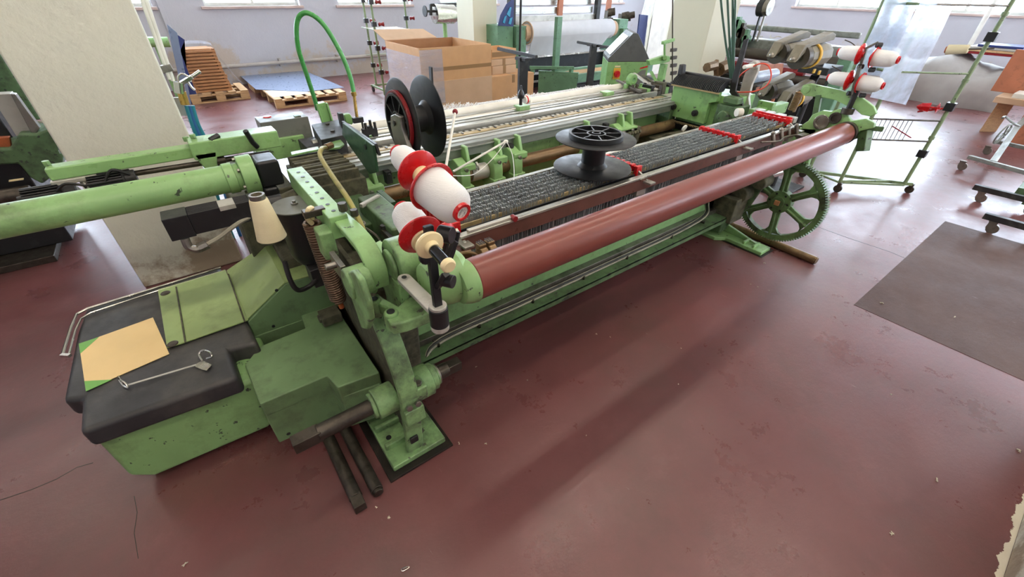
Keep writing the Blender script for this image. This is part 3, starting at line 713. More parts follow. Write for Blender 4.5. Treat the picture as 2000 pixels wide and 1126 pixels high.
for i in range(6): b.cyl((2.66+i*.03, 2.10, .78), (2.66+i*.03, 2.06, .80), .013, n=10)
b.box((2.62, 2.10, .70), (2.86, 2.2, .82)); P_('bolt_block', b, 'grime', None, .006)
b = MB(); b.box((.55, 2.32, .30), (3.35, 2.40, .80)); P_('rear_beam', b, 'green', None, .005)
b = MB(); b.box((.55, 1.66, .52), (3.2, 1.74, .56)); b.box((.55, 1.9, .30), (3.2, 2.3, .34)); P_('inner_rail', b, 'orange', None, .003)
b = MB(); b.box((.55, 1.62, .34), (3.3, 1.90, .40)); b.box((.55, 1.78, .60), (3.3, 1.82, .66)); P_('inner_beam', b, 'green_dark', None, .005)
b = MB(); b.box((.55, 1.56, .12), (3.3, 3.1, .16)); P_('oil_pan', b, 'grime', None, .005)
# --- sley: wide grey beam, guide strip, raceway and reed
ZB = .87
b = MB(); b.box((.50, 2.205, .845), (3.52, 2.26, .92)); b.box((.50, 2.19, .895), (3.52, 2.21, .905)); sl = P_('sley_beam', b, 'alu_grey', None, .003)
for x in (.78, 1.62, 2.52):
    c = MB(); c.box((x, 2.165, .80), (x+.035, 2.205, .87)); c.cyl((x+.018, 2.165, .85), (x+.018, 2.160, .85), .009); mk('sley_bracket', c, 'black_paint', sl, .004)
b = MB(); b.box((.50, 2.26, .905), (3.5, 2.30, .925)); b.box((.50, 2.31, .90), (3.5, 2.335, .93)); P_('sley_profile', b, 'alu', None, .003)
b = MB(); b.box((.58, 2.335, .90), (3.42, 2.38, .934)); gs = P_('guide_strip', b, 'brass_strip', None, .002)
c = MB()
for i in range(22): c.box((.62+i*.127, 2.345, .934), (.63+i*.127, 2.37, .939))
mk('strip_screws', c, 'black', gs, .001)
b = MB(); b.box((.50, 2.38, .88), (3.5, 2.46, .905)); P_('raceway', b, 'black_paint', None, .002)
for i in range(58):
    if i == 0:
        b = MB(); b.box((.60, 2.40, .905), (.628, 2.435, .925)); t0 = P_('guide_tooth', b, 'alu', None, .003)
    else:
        c = t0.copy(); COL.objects.link(c); c.location = V(t0.location)+V((i*.047, 0, 0))
b = MB()
for yy, zz, hh in ((2.46, .90, .05), (2.50, .915, .03), (2.545, .90, .05)): b.box((.50, yy, zz-.02), (3.48, yy+.028, zz+hh))
P_('reed_rail', b, 'alu', None, .004)
b = MB(); b.cyl((.55, 2.64, .94), (3.42, 2.64, .94), .026, n=20); b.box((.50, 2.60, .89), (3.45, 2.68, .915)); P_('breast_bar', b, 'alu', None, .003)
b = MB(); b.cyl((.8, 2.76, .95), (3.40, 2.76, .95), .034, n=28); tk = P_('take_up_roller', b, 'white', None, .003, label='whitish fabric take-up roller')
b = MB(); b.cyl((3.40, 2.76, .95), (3.47, 2.76, .95), .038, n=24); mk('roller_cap', b, 'brass_strip', tk, .003)
for x in (1.28, 2.02, 2.95):
    b = MB(); b.box((x, 2.58, .93), (x+.10, 2.66, .975)); P_('temple_clip', b, 'green' if x > 1.5 else 'alu', None, .006)
# fringe of white yarn ends hanging on the roller
b = MB(); r2 = random.Random(5)
for i in range(900):
    x = 1.25+2.0*r2.random(); a = r2.uniform(-.06, .06); h = r2.uniform(.004, .045)*(1.0-.45*abs(x-1.6)/1.2)*(.6+.4*math.sin(x*9))
    p0 = V((x, 2.80+r2.uniform(0, .03), .965)); p1 = p0+V((a, r2.uniform(.0, .05), h)); b.bar(p0, p1, .003, .002)
o = P_('yarn_fringe', b, 'white_thread', None, 0); o['kind'] = 'stuff'
b = MB(); b.box((1.9, 2.86, .93), (3.3, 2.98, .945)); P_('fabric_strip', b, 'cloth_white', None, .004)
# breast beam and far side frame
b = MB(); b.box((.5, 2.95, .2), (3.5, 3.05, .78)); P_('breast_beam', b, 'green', None, .006)
# small feeler standing on the sley
b = MB(); p = at(1017, 205, Y=2.55); b.cyl(p, p+V((0, 0, .05)), .012); b.lathe(p+V((0, 0, .045)), (0, 0, 1), [(0, .022), (.02, .026), (.04, .02), (.06, .008), (.085, .006)], 14); fe = P_('weft_sensor', b, 'black', None, .002)
c = MB(); c.cyl(p+V((.03, 0, .03)), p+V((.075, 0, .035)), .026, n=18); mk('sensor_coil', c, 'white', fe, .003)
c = MB(); c.cyl(p+V((.045, 0, .03)), p+V((.055, 0, .031)), .028, n=18); mk('coil_band', c, 'red', fe, .001)
# ================================================================== right end of the loom
b = MB()
b.prism([(3.27, 1.06, 0), (3.42, 1.06, 0), (3.42, 1.55, 0), (3.20, 1.55, 0), (3.20, 1.42, 0), (3.27, 1.36, 0)], (0, 0, .03))
b.yz([(1.12, .03), (1.55, .03), (1.52, .12)], 3.36, 3.385)
for yy in (1.13, 1.21): b.box((3.28, yy, .03), (3.38, yy+.02, .055))
P_('foot', b, 'green', None, .006)
b = MB(); b.box((3.25, 1.04, 0), (3.45, 1.6, .004)); P_('base_plate', b, 'plate_black', None, .002)
b = MB()
b.yz([(1.45, .03), (1.30, .30), (1.22, .62), (1.15, .80), (1.6, .66), (2.2, .60), (2.9, .55), (3.0, .5), (2.9, .03)], 3.33, 3.36)
b.bar((3.345, 1.42, .30), (3.345, 1.75, .62), .06, .03); b.bar((3.345, 1.3, .62), (3.345, 1.75, .40), .06, .03); b.box((3.25, 1.42, .05), (3.36, 1.72, .62))
P_('side_frame', b, 'green_dark', None, .01)
b = MB()
b.cyl((3.22, 1.25, .55), (3.36, 1.25, .55), .05, n=20); b.cyl((3.22, 1.36, .42), (3.37, 1.36, .42), .065, n=20); b.box((3.15, 1.32, .2), (3.33, 1.5, .4)); b.cyl((3.18, 1.38, .62), (3.36, 1.38, .62), .04)
b.box((3.05, 1.5, .2), (3.33, 1.9, .7)); b.box((3.1, 1.9, .2), (3.5, 2.9, .68)); b.cyl((3.2, 2.05, .62), (3.45, 2.05, .62), .10, n=24); b.cyl((3.1, 1.7, .72), (3.4, 1.7, .72), .06, n=24)
P_('gear_case', b, 'grime', None, .01)
# the beam gear
gc = V((3.40, 1.13, .40)); R0 = .300
b = MB()
N = 104; pts = []
for i in range(N):
    for j, rr in ((0, R0), (.32, R0), (.45, R0+.014), (.72, R0+.014), (.85, R0)):
        a = 2*PI*(i+j)/N; pts.append((rr*math.cos(a), rr*math.sin(a)))
n = len(pts); ri = .262
va = [b.bm.verts.new((gc.x, gc.y+p[0], gc.z+p[1])) for p in pts]; vb = [b.bm.verts.new((gc.x+.045, gc.y+p[0], gc.z+p[1])) for p in pts]
vc = []; vd = []
for p in pts:
    k = ri/math.hypot(*p); vc.append(b.bm.verts.new((gc.x, gc.y+p[0]*k, gc.z+p[1]*k))); vd.append(b.bm.verts.new((gc.x+.045, gc.y+p[0]*k, gc.z+p[1]*k)))
for i in range(n):
    j = (i+1) % n
    for q in ((va[i], va[j], vb[j], vb[i]), (vc[i], vd[i], vd[j], vc[j]), (va[i], vc[i], vc[j], va[j]), (vb[i], vb[j], vd[j], vd[i])): b.bm.faces.new(q)
gw = P_('gear_wheel', b, 'green_gear', None, 0, ang=25)
for i in range(6):
    a = i*PI/3+.42; c = MB()
    def pol(r, da): return (gc.x+.008, gc.y+r*math.cos(a+da), gc.z+r*math.sin(a+da))
    c.prism([pol(.07, -.45), pol(.13, -.20), (gc.x+.008,)+tuple(pol(.21, -.13)[1:]), pol(.245, -.2), pol(.268, -.32), pol(.268, .32), pol(.245, .2), pol(.21, .13), pol(.13, .20), pol(.07, .45)], (.026, 0, 0))
    c.bar(pol(.08, 0), pol(.262, 0), .016, .05, (1, 0, 0)); mk('wheel_spoke', c, 'green_gear', gw, .004)
c = MB(); c.cyl(gc+V((-.01, 0, 0)), gc+V((.055, 0, 0)), .085, n=40); c.cyl(gc+V((-.03, 0, 0)), gc+V((0, 0, 0)), .045, n=28); mk('wheel_hub', c, 'green_gear', gw, .004); hb = gw
c = MB(); c.box(gc+V((-.04, -.018, -.018)), gc+V((-.02, .018, .018))); mk('hub_square', c, 'wood_dark', hb, .002)
for i in range(6):
    c = MB(); a = i*PI/3; c.cyl(gc+V((-.012, .066*math.cos(a), .066*math.sin(a))), gc+V((-.0101, .066*math.cos(a), .066*math.sin(a))), .008, n=10); mk('hub_hole', c, 'black', hb, 0)  # thin black disc painted as the shade in each hub hole
b = MB(); b.cyl(gc+V((0, 0, -.03)), gc+V((.2, 0, -.03)), .031, n=20); b.cyl((3.6, 1.4, .47), (4.1, 1.28, .50), .035, n=20); P_('cross_shaft', b, 'steel_bright', None, .002)
# castings that carry the roller on the right
b = MB()
pts = [(1562, 178), (1568, 166), (1582, 163), (1640, 176), (1685, 192), (1706, 208), (1712, 222), (1700, 228), (1682, 224), (1668, 212), (1650, 205), (1632, 196), (1600, 190), (1570, 187)]
b.prism([at(x, y, X=3.46) for x, y in pts], (.03, 0, 0))
p = at(1574, 175, X=3.455); b.cyl(p, p+V((.05, 0, 0)), .026)
P_('rocker_arm', b, 'green', None, .005)
b = MB()
pts = [(1562, 262), (1566, 244), (1578, 236), (1586, 224), (1606, 216), (1622, 218), (1640, 212), (1652, 222), (1662, 236), (1690, 232), (1708, 240), (1706, 250), (1680, 256), (1660, 272), (1610, 280), (1565, 275)]
b.prism([at(x, y, X=3.44) for x, y in pts], (.04, 0, 0)); b.bar((3.46, 1.15, .62), (3.46, 1.2, .92), .04, .2, (0, 1, 0))
bc = P_('bearing_casting', b, 'green', None, .006)
for (x, y), r, mt in (((1605, 238), .034, 'steel_bright'), ((1632, 230), .022, 'steel_dark')):
    p = at(x, y, X=3.44); c = MB(); c.ring(p-V((.014, 0, 0)), (1, 0, 0), r, r+.013, .014, 32); c.cyl(p-V((.004, 0, 0)), p, r, n=28); mk('bearing_seat', c, mt, bc, .002)
b = MB(); b.bar(at(1600, 185, X=3.47), at(1590, 240, X=3.47), .03, .035); b.bar((3.48, .84, .98), (3.46, .8, .86), .05, .06); b.bar((3.44, .96, .99), (3.50, .76, 1.0), .02, .03)
b.prism([at(x, y, X=3.5) for x, y in ((1660, 275), (1700, 262), (1690, 246), (1650, 252))], (.03, 0, 0)); P_('casting_link', b, 'green_dark', None, .005)
b = MB(); p = at(1562, 180, X=3.62); q = at(1546, 216, X=3.62); b.coil(p, q, .022, .006, 14); P_('tension_spring', b, 'brown_pipe', None, 0)
b = MB(); b.cyl((3.36, .93, .95), (3.41, .93, .95), .045); b.cyl((3.41, .93, .95), (3.44, .93, .95), .07, n=32); P_('roller_collar', b, 'steel_dark', None, .004)
b = MB()
for i in range(4): b.box((3.38+.01*i, 1.24+i*.08, .945), (3.44+.01*i, 1.30+i*.08, .985))
P_('warp_bracket', b, 'grey_light', None, .005)
# cam shed motion: green plate with two combs of black fingers
b = MB(); b.prism([(3.40, 2.25, .80), (3.40, 2.25, 1.07), (3.40, 1.84, 1.07), (3.40, 1.84, .98), (3.40, 1.90, .96), (3.40, 1.90, .80)], (.05, 0, 0)); b.box((3.45, 1.72, .60), (3.75, 2.2, 1.02))
dp = P_('shed_plate', b, 'green_clean', None, .006)
for (y, z) in ((2.20, .88), (1.99, .87)):
    c = MB(); c.cyl((3.37, y, z), (3.40, y, z), .024, n=16); c.cyl((3.36, y, z), (3.37, y, z), .015, n=6); mk('plate_knob', c, 'black_paint', dp, .003)
b = MB(); b.box((3.42, 1.66, .78), (3.6, 1.84, .97)); b.cyl((3.40, 1.76, .88), (3.46, 1.76, .88), .05); b.box((3.41, 1.68, .98), (3.5, 1.80, 1.03)); P_('shed_gearbox', b, 'green_dark', None, .012)
def comb(z0, z1, y0, y1, nn, lean):
    b = MB(); b.box((3.375, y0, z0-.012), (3.395, y1, z0)); cb = P_('comb_strip', b, 'brass_strip', None, .001)
    for i in range(nn):
        y = y0+(y1-y0)*(i+.5)/nn
        c = MB(); c.prism([(3.37, y-.0035, z0), (3.37+lean*.5, y-.0035, z0+(z1-z0)*.6), (3.40+lean, y-.0035, z1), (3.50, y-.0035, z1), (3.45, y-.0035, z0)], (0, .007, 0))
        mk('finger', c, 'black', cb, .001)
comb(1.05, 1.12, 1.83, 2.26, 30, .04); comb(.775, .705, 1.87, 2.28, 28, .02)
b = MB(); b.box((3.49, 1.82, 1.10), (3.53, 2.27, 1.135)); b.prism([(3.44, 2.27, 1.10), (3.44, 2.22, 1.10), (3.44, 2.235, 1.19), (3.44, 2.27, 1.19)], (.05, 0, 0)); P_('comb_hood', b, 'black_paint', None, .006)
# grey pivot arm with roller pin, black cranked arm, loops of hose
b = MB(); b.prism([at(x, y, X=3.62) for x, y in ((1462, 124), (1472, 119), (1481, 124), (1480, 138), (1468, 165), (1462, 190), (1464, 215), (1446, 240), (1425, 240), (1440, 195), (1452, 150))], (.03, 0, 0)); p = at(1471, 128, X=3.6)
b.cyl(p, p+V((.055, 0, 0)), .03); P_('pivot_arm', b, 'grey_light', None, .004)
b = MB(); b.cyl(p+V((-.13, .0, 0)), p, .014, n=14); P_('pivot_pin', b, 'white', None, .002)
b = MB(); q = [at(x, y, X=3.5) for x, y in ((1461, 75), (1452, 78), (1430, 150), (1424, 180), (1440, 200), (1438, 222), (1450, 222), (1450, 198), (1436, 178), (1442, 148))]
b.prism(q, (.02, 0, 0)); P_('cranked_arm', b, 'black_paint', None, .003)
def loop(name, pix, X, r, mt, lab=None):
    b = MB(); b.tube([at(x, y, X=X) for x, y in pix], r, 8); return P_(name, b, mt, None, 0, lab)
loop('hose_loop', ((1436, 162), (1448, 145), (1470, 130), (1488, 124), (1502, 130), (1506, 150), (1496, 168), (1475, 178), (1450, 180), (1432, 179)), 3.58, .005, 'hose_red')
for k, (a_, b_, c_) in enumerate(((1408, 1417, 1430), (1421, 1425, 1432), (1431, 1431, 1435), (1436, 1434, 1437))):
    loop('air_hose', ((a_-2, -60), (a_, 0), (b_, 80), (c_-4, 140), (c_, 185), (c_+8, 215)), 3.56, .0085, 'hose_dark')
for k in range(3): loop('air_hose', ((1424, 168), (1438, 178+3*k), (1452, 195), (1456-4*k, 215), (1440, 232)), 3.64, .005, 'hose_dark' if k else 'cable')
# far right mechanism of the sley
b = MB(); p = at(1238, 157, Y=2.62); b.ring(p, (.0, 1, .1), .022, .05, .05, 26); b.box(p+V((-.06, .02, -.12)), p+V((.03, .06, -.03))); P_('selvedge_drum', b, 'green_clean', None, .006)
for i in range(9):
    r3 = random.Random(i*3+1); x0 = 3.30+.055*i
    b = MB(); b.bar((x0-.03, 2.45+.1*r3.random(), .92+.05*r3.random()), (x0+.05, 2.75+.1*r3.random(), .98+.07*r3.random()), .03, .015); b.box((x0-.02, 2.5, .90), (x0+.03, 2.56+.1*r3.random(), .95+.05*r3.random())); b.cyl((x0, 2.6, .93), (x0+.01, 2.6, 1.0), .014)
    P_('cutter_piece', b, ('steel_dark', 'grime', 'green_clean', 'black_paint', 'grey_light')[i % 5], None, .003)
b = MB(); p = at(1300, 150, Y=2.6); b.box((p.x-.045, 2.6, .80), (p.x+.0, 2.66, 1.13)); b.prism([at(x, y, Y=2.62) for x, y in ((1268, 118), (1300, 108), (1309, 110), (1309, 120), (1296, 124), (1270, 128))], (0, .04, 0)); b.cyl(at(1299, 113, Y=2.58), at(1299, 113, Y=2.67), .02)
P_('green_post', b, 'green_clean', None, .006)
b = MB(); b.cyl(at(1298, 108, Y=2.62), at(1298, 82, Y=2.62), .009); b.bar(at(1294, 84, Y=2.62), at(1316, 77, Y=2.62), .03, .025); P_('sensor_post', b, 'green_clean', None, .004)
b = MB(); b.cyl(at(1313, 190, Y=2.62), at(1314, -30, Y=2.62), .006, n=10)
for yy in (95, 110, 125, 140, 160): b.box(at(1313, yy, Y=2.62), at(1318, yy+5, Y=2.64))
P_('thin_rod', b, 'steel_dark', None, 0)
b = MB(); b.box((3.38, 2.4, .86), (3.62, 2.9, .90)); b.box((3.36, 2.2, .3), (3.45, 3.0, .86)); P_('sley_end', b, 'green_dark', None, .006)
b = MB(); b.cyl((3.32, 1.62, .955), (3.36, 1.60, .955), .03, n=20); b.cyl(at(1338, 251, Z=.93), at(1338, 251, Z=.93)+V((0, .012, .004)), .022, n=20); P_('white_knob', b, 'white', None, .004)
b = MB(); b.box((3.5, 1.55, .88), (4.0, 1.62, .96)); b.box((3.5, 1.5, .6), (3.56, 1.62, .9)); b.box((3.65, 1.52, .90), (3.7, 1.64, 1.0)); P_('cross_bracket', b, 'green_clean', None, .006)
# --- top of the left head: boxes, valve block, upright plate
b = MB(); q = [at(x, y, Y=3.0) for x, y in ((505, 235), (599, 223), (608, 242), (600, 290), (512, 300))]
b.box((.28, 2.86, .82), (.56, 3.02, .94)); P_('control_base', b, 'green', None, .006)
b = MB(); p0, p1 = at(505, 235, Y=2.9), at(599, 223, Y=2.9)
b.box((p0.x, 2.88, .90), (p1.x, 3.04, 1.035)); cb = P_('control_box', b, 'grey_paint', None, .004)
c = MB(); c.box((p1.x-.07, 2.90, 1.035), (p1.x-.035, 2.94, 1.04)); mk('box_latch', c, 'green_dark', cb, .001)
c = MB(); p = at(523, 232, Y=3.0); c.cyl(p-V((0, 0, .03)), p, .014); c.lathe(p, (0, 0, 1), [(0, .02), (.008, .028), (.016, .02)], 24); mk('stop_button', c, 'red', cb, .002)
b = MB(); b.prism([at(x, y, Z=1.02) for x, y in ((608, 243), (661, 233), (674, 263), (627, 273))], (0, 0, -.10)); b.box((.50, 2.55, .85), (.66, 2.75, .95)); bb = P_('black_cover', b, 'black_paint', None, .004)
for x, y in ((640, 243), (650, 257)):
    c = MB(); c.bolt(at(x, y, Z=1.02), (0, 0, 1), .012, .008); mk('cover_bolt', c, 'steel_dark', bb, .001)
b = MB(); b.prism([at(x, y, X=.665) for x, y in ((669, 240), (728, 284), (736, 336), (722, 340), (686, 290), (668, 262))], (.012, 0, 0)); up = P_('upright_plate', b, 'green_plate', None, .002)
c = MB(); c.prism([at(x, y, X=.68) for x, y in ((667, 236), (732, 281), (740, 304), (728, 292), (670, 246))], (.012, 0, 0)); mk('plate_edge', c, 'black', up, .001)
c = MB(); q = at(714, 287, X=.663); c.cyl(q, q+V((-.004, 0, 0)), .012); mk('plate_hole', c, 'black', up, 0)  # black disc painted as the shade in the plate's hole
b = MB()
for i in range(9):
    z = .955+.004*(i % 2); y = 2.02+i*.042
    b.box((.36, y, .86), (.60, y+.022, z+.02))
b.box((.345, 2.0, .80), (.62, 2.4, .93)); P_('valve_block', b, 'grime', None, .004)
b = MB()
b.xy([(at(x, y, Z=.99).x, at(x, y, Z=.99).y) for x, y in ((568, 298), (600, 292), (622, 288), (624, 293), (604, 297), (570, 304))], .985, .995)
b.xy([(at(x, y, Z=1.0).x, at(x, y, Z=1.0).y) for x, y in ((634, 282), (664, 271), (672, 280), (664, 287), (640, 290))], .99, 1.0)
b.box((.42, 2.4, .80), (.66, 2.55, .90)); P_('top_clamp_plate', b, 'green_clean', None, .003)
b = MB(); b.box((.40, 1.66, .72), (.58, 2.0, .86)); b.box((.50, 1.42, .66), (.60, 1.8, .93)); b.box((.42, 1.9, .7), (.62, 2.3, .82)); P_('head_casting', b, 'green_dark', None, .01)
b = MB(); b.tube([at(x, y, Z=z) for x, y, z in ((636, 288, 1.03), (628, 291, 1.06), (626, 306, 1.05), (650, 345, 1.02), (682, 392, .99), (708, 445, .93), (722, 490, .86))], .0105, 10); P_('olive_hose', b, 'hose_yellow', None, 0)
b = MB(); q = at(637, 287, Z=1.03); b.cyl(q, q+V((.035, .02, 0)), .017, n=6); P_('hose_nut', b, 'brown_pipe', None, .002)
b = MB(); b.ring((.40, 1.62, .90), (.2, .1, 1), .055, .062, .006, 30); b.tube([(.44, 1.55, .9), (.47, 1.50, .86), (.45, 1.47, .80)], .005, 6); P_('hose_clip', b, 'steel', None, 0)
b = MB(); b.bar(at(705, 402, Z=.93), at(740, 383, Z=.93), .018, .018); P_('tie_bar', b, 'grey_light', None, .003)
b = MB(); b.prism([at(x, y, X=.66) for x, y in ((735, 372), (762, 396), (762, 424), (752, 426), (735, 400))], (.03, 0, 0)); P_('guide_plate', b, 'green_plate', None, .003)
b = MB(); b.box((.62, 1.62, .66), (.95, 1.80, .76)); hr = P_('clamp_row', b, 'green', None, .008)
for i in range(4):
    c = MB(); c.cyl((.70+i*.055, 1.62, .75), (.70+i*.055, 1.585, .755), .022, n=16); c.bolt((.70+i*.055, 1.585, .755), (0, -1, 0), .013, .014); mk('row_bolt', c, 'brown_pipe', hr, .002)
b = MB(); b.prism([at(x, y, Z=.9) for x, y in ((741, 444), (757, 438), (795, 478), (782, 487))], (0, 0, -.03)); b.cyl(at(772, 478, Z=.89), at(792, 470, Z=.89), .017); sb = P_('slotted_bracket', b, 'steel_dark', None, .004)
c = MB(); c.bolt(at(750, 446, Z=.9), (0, 0, 1), .014, .016); mk('bracket_bolt', c, 'black_paint', sb, .001)
c = MB(); c.bar(at(755, 452, Z=.902), at(765, 463, Z=.902), .012, .003); mk('bracket_slot', c, 'black', sb, 0)  # flat black bar paints the shade in the slot
b = MB(); b.box((.40, 1.28, .70), (.52, 1.45, .86)); b.cyl((.54, 1.20, .82), (.66, 1.20, .82), .045); P_('roller_support', b, 'green_worn', None, .01)
b = MB(); b.prism([at(x, y, Z=.93) for x, y in ((724, 478), (742, 468), (760, 484), (742, 496))], (0, 0, -.08)); P_('square_boss', b, 'green', None, .004)
# green arched lubrication hose
pix = ((620, 214, 2.90), (614, 192, 2.88), (599, 146, 2.86), (583, 96, 2.84), (579, 55, 2.82), (584, 33, 2.8), (597, 25, 2.78), (616, 33, 2.76), (635, 52, 2.74), (654, 82, 2.72), (671, 115, 2.69), (684.5, 151, 2.66), (691, 181, 2.64))
b = MB(); b.tube([at(x, y, Y=Y) for x, y, Y in pix], .0125, 12); ho = P_('arched_hose', b, 'hose', None, 0)
c = MB(); c.cyl(at(691, 181, Y=2.64), at(698, 236, Y=2.62), .009, n=12); c.cyl(at(690, 179, Y=2.64), at(692, 187, Y=2.64), .015, n=10); mk('hose_ferrule', c, 'brass', ho, .001)
b = MB(); p = at(625, 200, Y=2.9); q = at(638, 240, Y=2.9); b.bar(p, q, .05, .05, (0, 1, 0)); b.bar(p+V((-.03, -.03, 0)), q+V((-.03, -.03, 0)), .01, .02, (0, 1, 0)); b.bar(p+V((.03, -.03, 0)), q+V((.03, -.03, 0)), .01, .02, (0, 1, 0)); P_('slotted_post', b, 'green_clean', None, .003)
b = MB()
b.box(at(662, 222, Y=2.62), at(672, 248, Y=2.66)); p = at(700, 236, Y=2.6); b.box(p+V((-.03, -.01, -.01)), p+V((.03, .02, .02))); b.cyl(p+V((.02, 0, -.08)), p+V((.02, 0, 0)), .006)
for x, y in ((715, 252), (724, 246), (733, 250)): p = at(x, y, Y=2.5); b.box(p+V((-.02, 0, -.05)), p+V((.012, .03, .0))); b.cyl(p, p+V((0, 0, .035)), .008)
P_('sensor_block', b, 'black_paint', None, .003)
b = MB(); b.prism([at(x, y, Y=2.66) for x, y in ((672, 224), (684, 222), (692, 236), (688, 244), (676, 240))], (0, .04, 0)); b.box((.80, 2.55, .93), (.9, 2.62, .96)); P_('green_lug', b, 'green_clean', None, .006)
# bracket holding the big spool, black upright
# ================================================================== spools, cones, things resting on the loom
def big_spool(lab, base, ax, r=.19, h=.145, red=False):
    ax = V(ax).normalized(); base = V(base)
    t = thing('cable_spool', lab, 'spool', tuple(base), None)
    for k, s in ((0, 1), (1, -1)):
        p = base+ax*(h*k)
        b = MB(); b.lathe(p, ax*s, [(0, .05), (0, r-.01), (.003, r), (.006, r), (.008, r-.006), (.010, .06)], 64); mk('spool_flange', b, 'black', t, 0)
    b = MB(); b.cyl(base+ax*.008, base+ax*(h-.008), .056, n=40); b.lathe(base+ax*.008, ax, [(0, .075), (.02, .056)], 40); mk('spool_core', b, 'black', t, 0)
    p = base+ax*h; b = MB(); b.ring(p, ax, r*.61, r*.675, .022, 56); b.cyl(p, p+ax*.002, r*.62, n=48); rg = mk('spool_ring', b, 'black', t, .001)
    a = ax.orthogonal().normalized(); bb = ax.cross(a)
    for i in range(8):
        d = a*math.cos(i*PI/4+.2)+bb*math.sin(i*PI/4+.2); c = MB(); c.bar(p+d*.045+ax*.011, p+d*(r*.63)+ax*.011, .006, .018, ax); mk('ring_spoke', c, 'black', rg, .001)
    c = MB(); c.ring(p, ax, .038, .046, .02, 30); c.ring(p, ax, .016, .022, .022, 20); mk('ring_hub', c, 'black', rg, .001)
    if red:
        c = MB(); c.ring(p+ax*.002, ax, r*.68, r*.735, .016, 56); mk('red_belt', c, 'red_dark', t, .001, label='dark red band')
    return t
big_spool('black plastic spool standing upright on the drop wires', (1.535, 1.372, .978), (0, 0, 1))
# the one on its side: open ring faces left
_pr = at(836, 229, Y=1.80); big_spool('black plastic spool held on its side with a dark red band', tuple(_pr), (-1, 0, 0), r=.172, h=.13, red=True)
b = MB(); b.prism([at(x, y, X=.72) for x, y in ((762, 226), (770, 222), (781, 228), (784, 250), (800, 300), (790, 330), (775, 300), (766, 262), (762, 245))], (.022, 0, 0))
br = P_('spool_arm', b, 'steel', None, .005)
c = MB(); p = at(770, 240, X=.718); c.cyl(p, p-V((.003, 0, 0)), .009); mk('arm_hole', c, 'black', br, 0)  # black disc paints the shade in the spool arm's hole
b = MB(); b.cyl(_pr+V((-.17, 0, 0)), _pr+V((.02, 0, 0)), .014); P_('spool_axle', b, 'steel', None, 0)
b = MB(); b.bar(at(841, 130, Y=2.5), at(846, 215, Y=2.5), .035, .012); P_('black_upright', b, 'black_paint', None, .004)
b = MB(); b.bar((.76, 1.80, 1.13), (.78, 1.80, .90), .05, .02, (0, 1, 0)); P_('spool_stay', b, 'steel_dark', None, .004)
def cone(lab, base, ax, L, r0, r1, thread='white_thread', tip='red', group=None, label_disc=False, flange_r=None, name='thread_cone'):
    """wound cone: base flange end at base, tip along ax"""
    ax = V(ax).normalized(); base = V(base)
    t = thing(name, lab, 'thread cone', tuple(base), group)
    b = MB(); b.lathe(base, ax, [(0, r0*.97), (.006, r0), (L*.3, r0*.97), (L*.72, r0*.92), (L*.86, r0*.84), (L*.95, r0*.66), (L, r1*1.1), (L+.001, r1*.6)], 48); mk('thread_winding', b, thread, t, 0)
    c = MB(); c.ring(base+ax*(L-.01), ax, r1*.68, r1, .02, 36); c.ring(base-ax*.012, ax, r1*.6, r1*.8, .014, 24); tb = mk('cone_tube', c, tip, t, .001)
    if label_disc:
        c = MB(); c.cyl(base+ax*(L+.004), base+ax*(L+.007), r1*.70, n=32); dk = mk('paper_label', c, 'white', t, 0)
        a = ax.orthogonal().normalized(); bb = ax.cross(a)
        for row, (txt) in enumerate(((4, 3), (7,), (9,), (5, 2))):
            pass
    else:
        c = MB(); c.cyl(base+ax*(L-.002), base+ax*(L+.001), r1*.68, n=24); mk('cone_bore', c, 'black', t, 0)  # black disc paints the shade inside the cone tube
    return t
def flange(parent, p, ax, r, mt='red'):
    ax = V(ax).normalized()
    b = MB(); b.lathe(p, ax, [(0, r*.30), (-.004, r*.36), (.002, r*.8), (.010, r*.99), (.014, r), (.016, r*.985), (.008, r*.78), (.006, r*.3)], 56); return mk('red_flange' if mt == 'red' else 'flange', b, mt, parent, 0)
def text(parent, s, p, ax, up, size, mt, name='printed_text'):
    cu = bpy.data.curves.new(name, 'FONT'); cu.body = s; cu.size = size; cu.align_x = 'CENTER'; cu.align_y = 'CENTER'; cu.extrude = .0002
    tmp = bpy.data.objects.new(name, cu); COL.objects.link(tmp)
    me = bpy.data.meshes.new_from_object(tmp.evaluated_get(bpy.context.evaluated_depsgraph_get())); bpy.data.objects.remove(tmp)
    me.materials.clear(); me.materials.append(M[mt])
    o = bpy.data.objects.new(name, me); COL.objects.link(o)
    z = V(ax).normalized(); y = (V(up)-z*V(up).dot(z)).normalized(); x = y.cross(z)
    mm = Matrix((x, y, z)).transposed().to_4x4(); mm.translation = V(p)-WL[parent.name]
    o.parent = parent; o.matrix_local = mm; WL[o.name] = V(p); return o
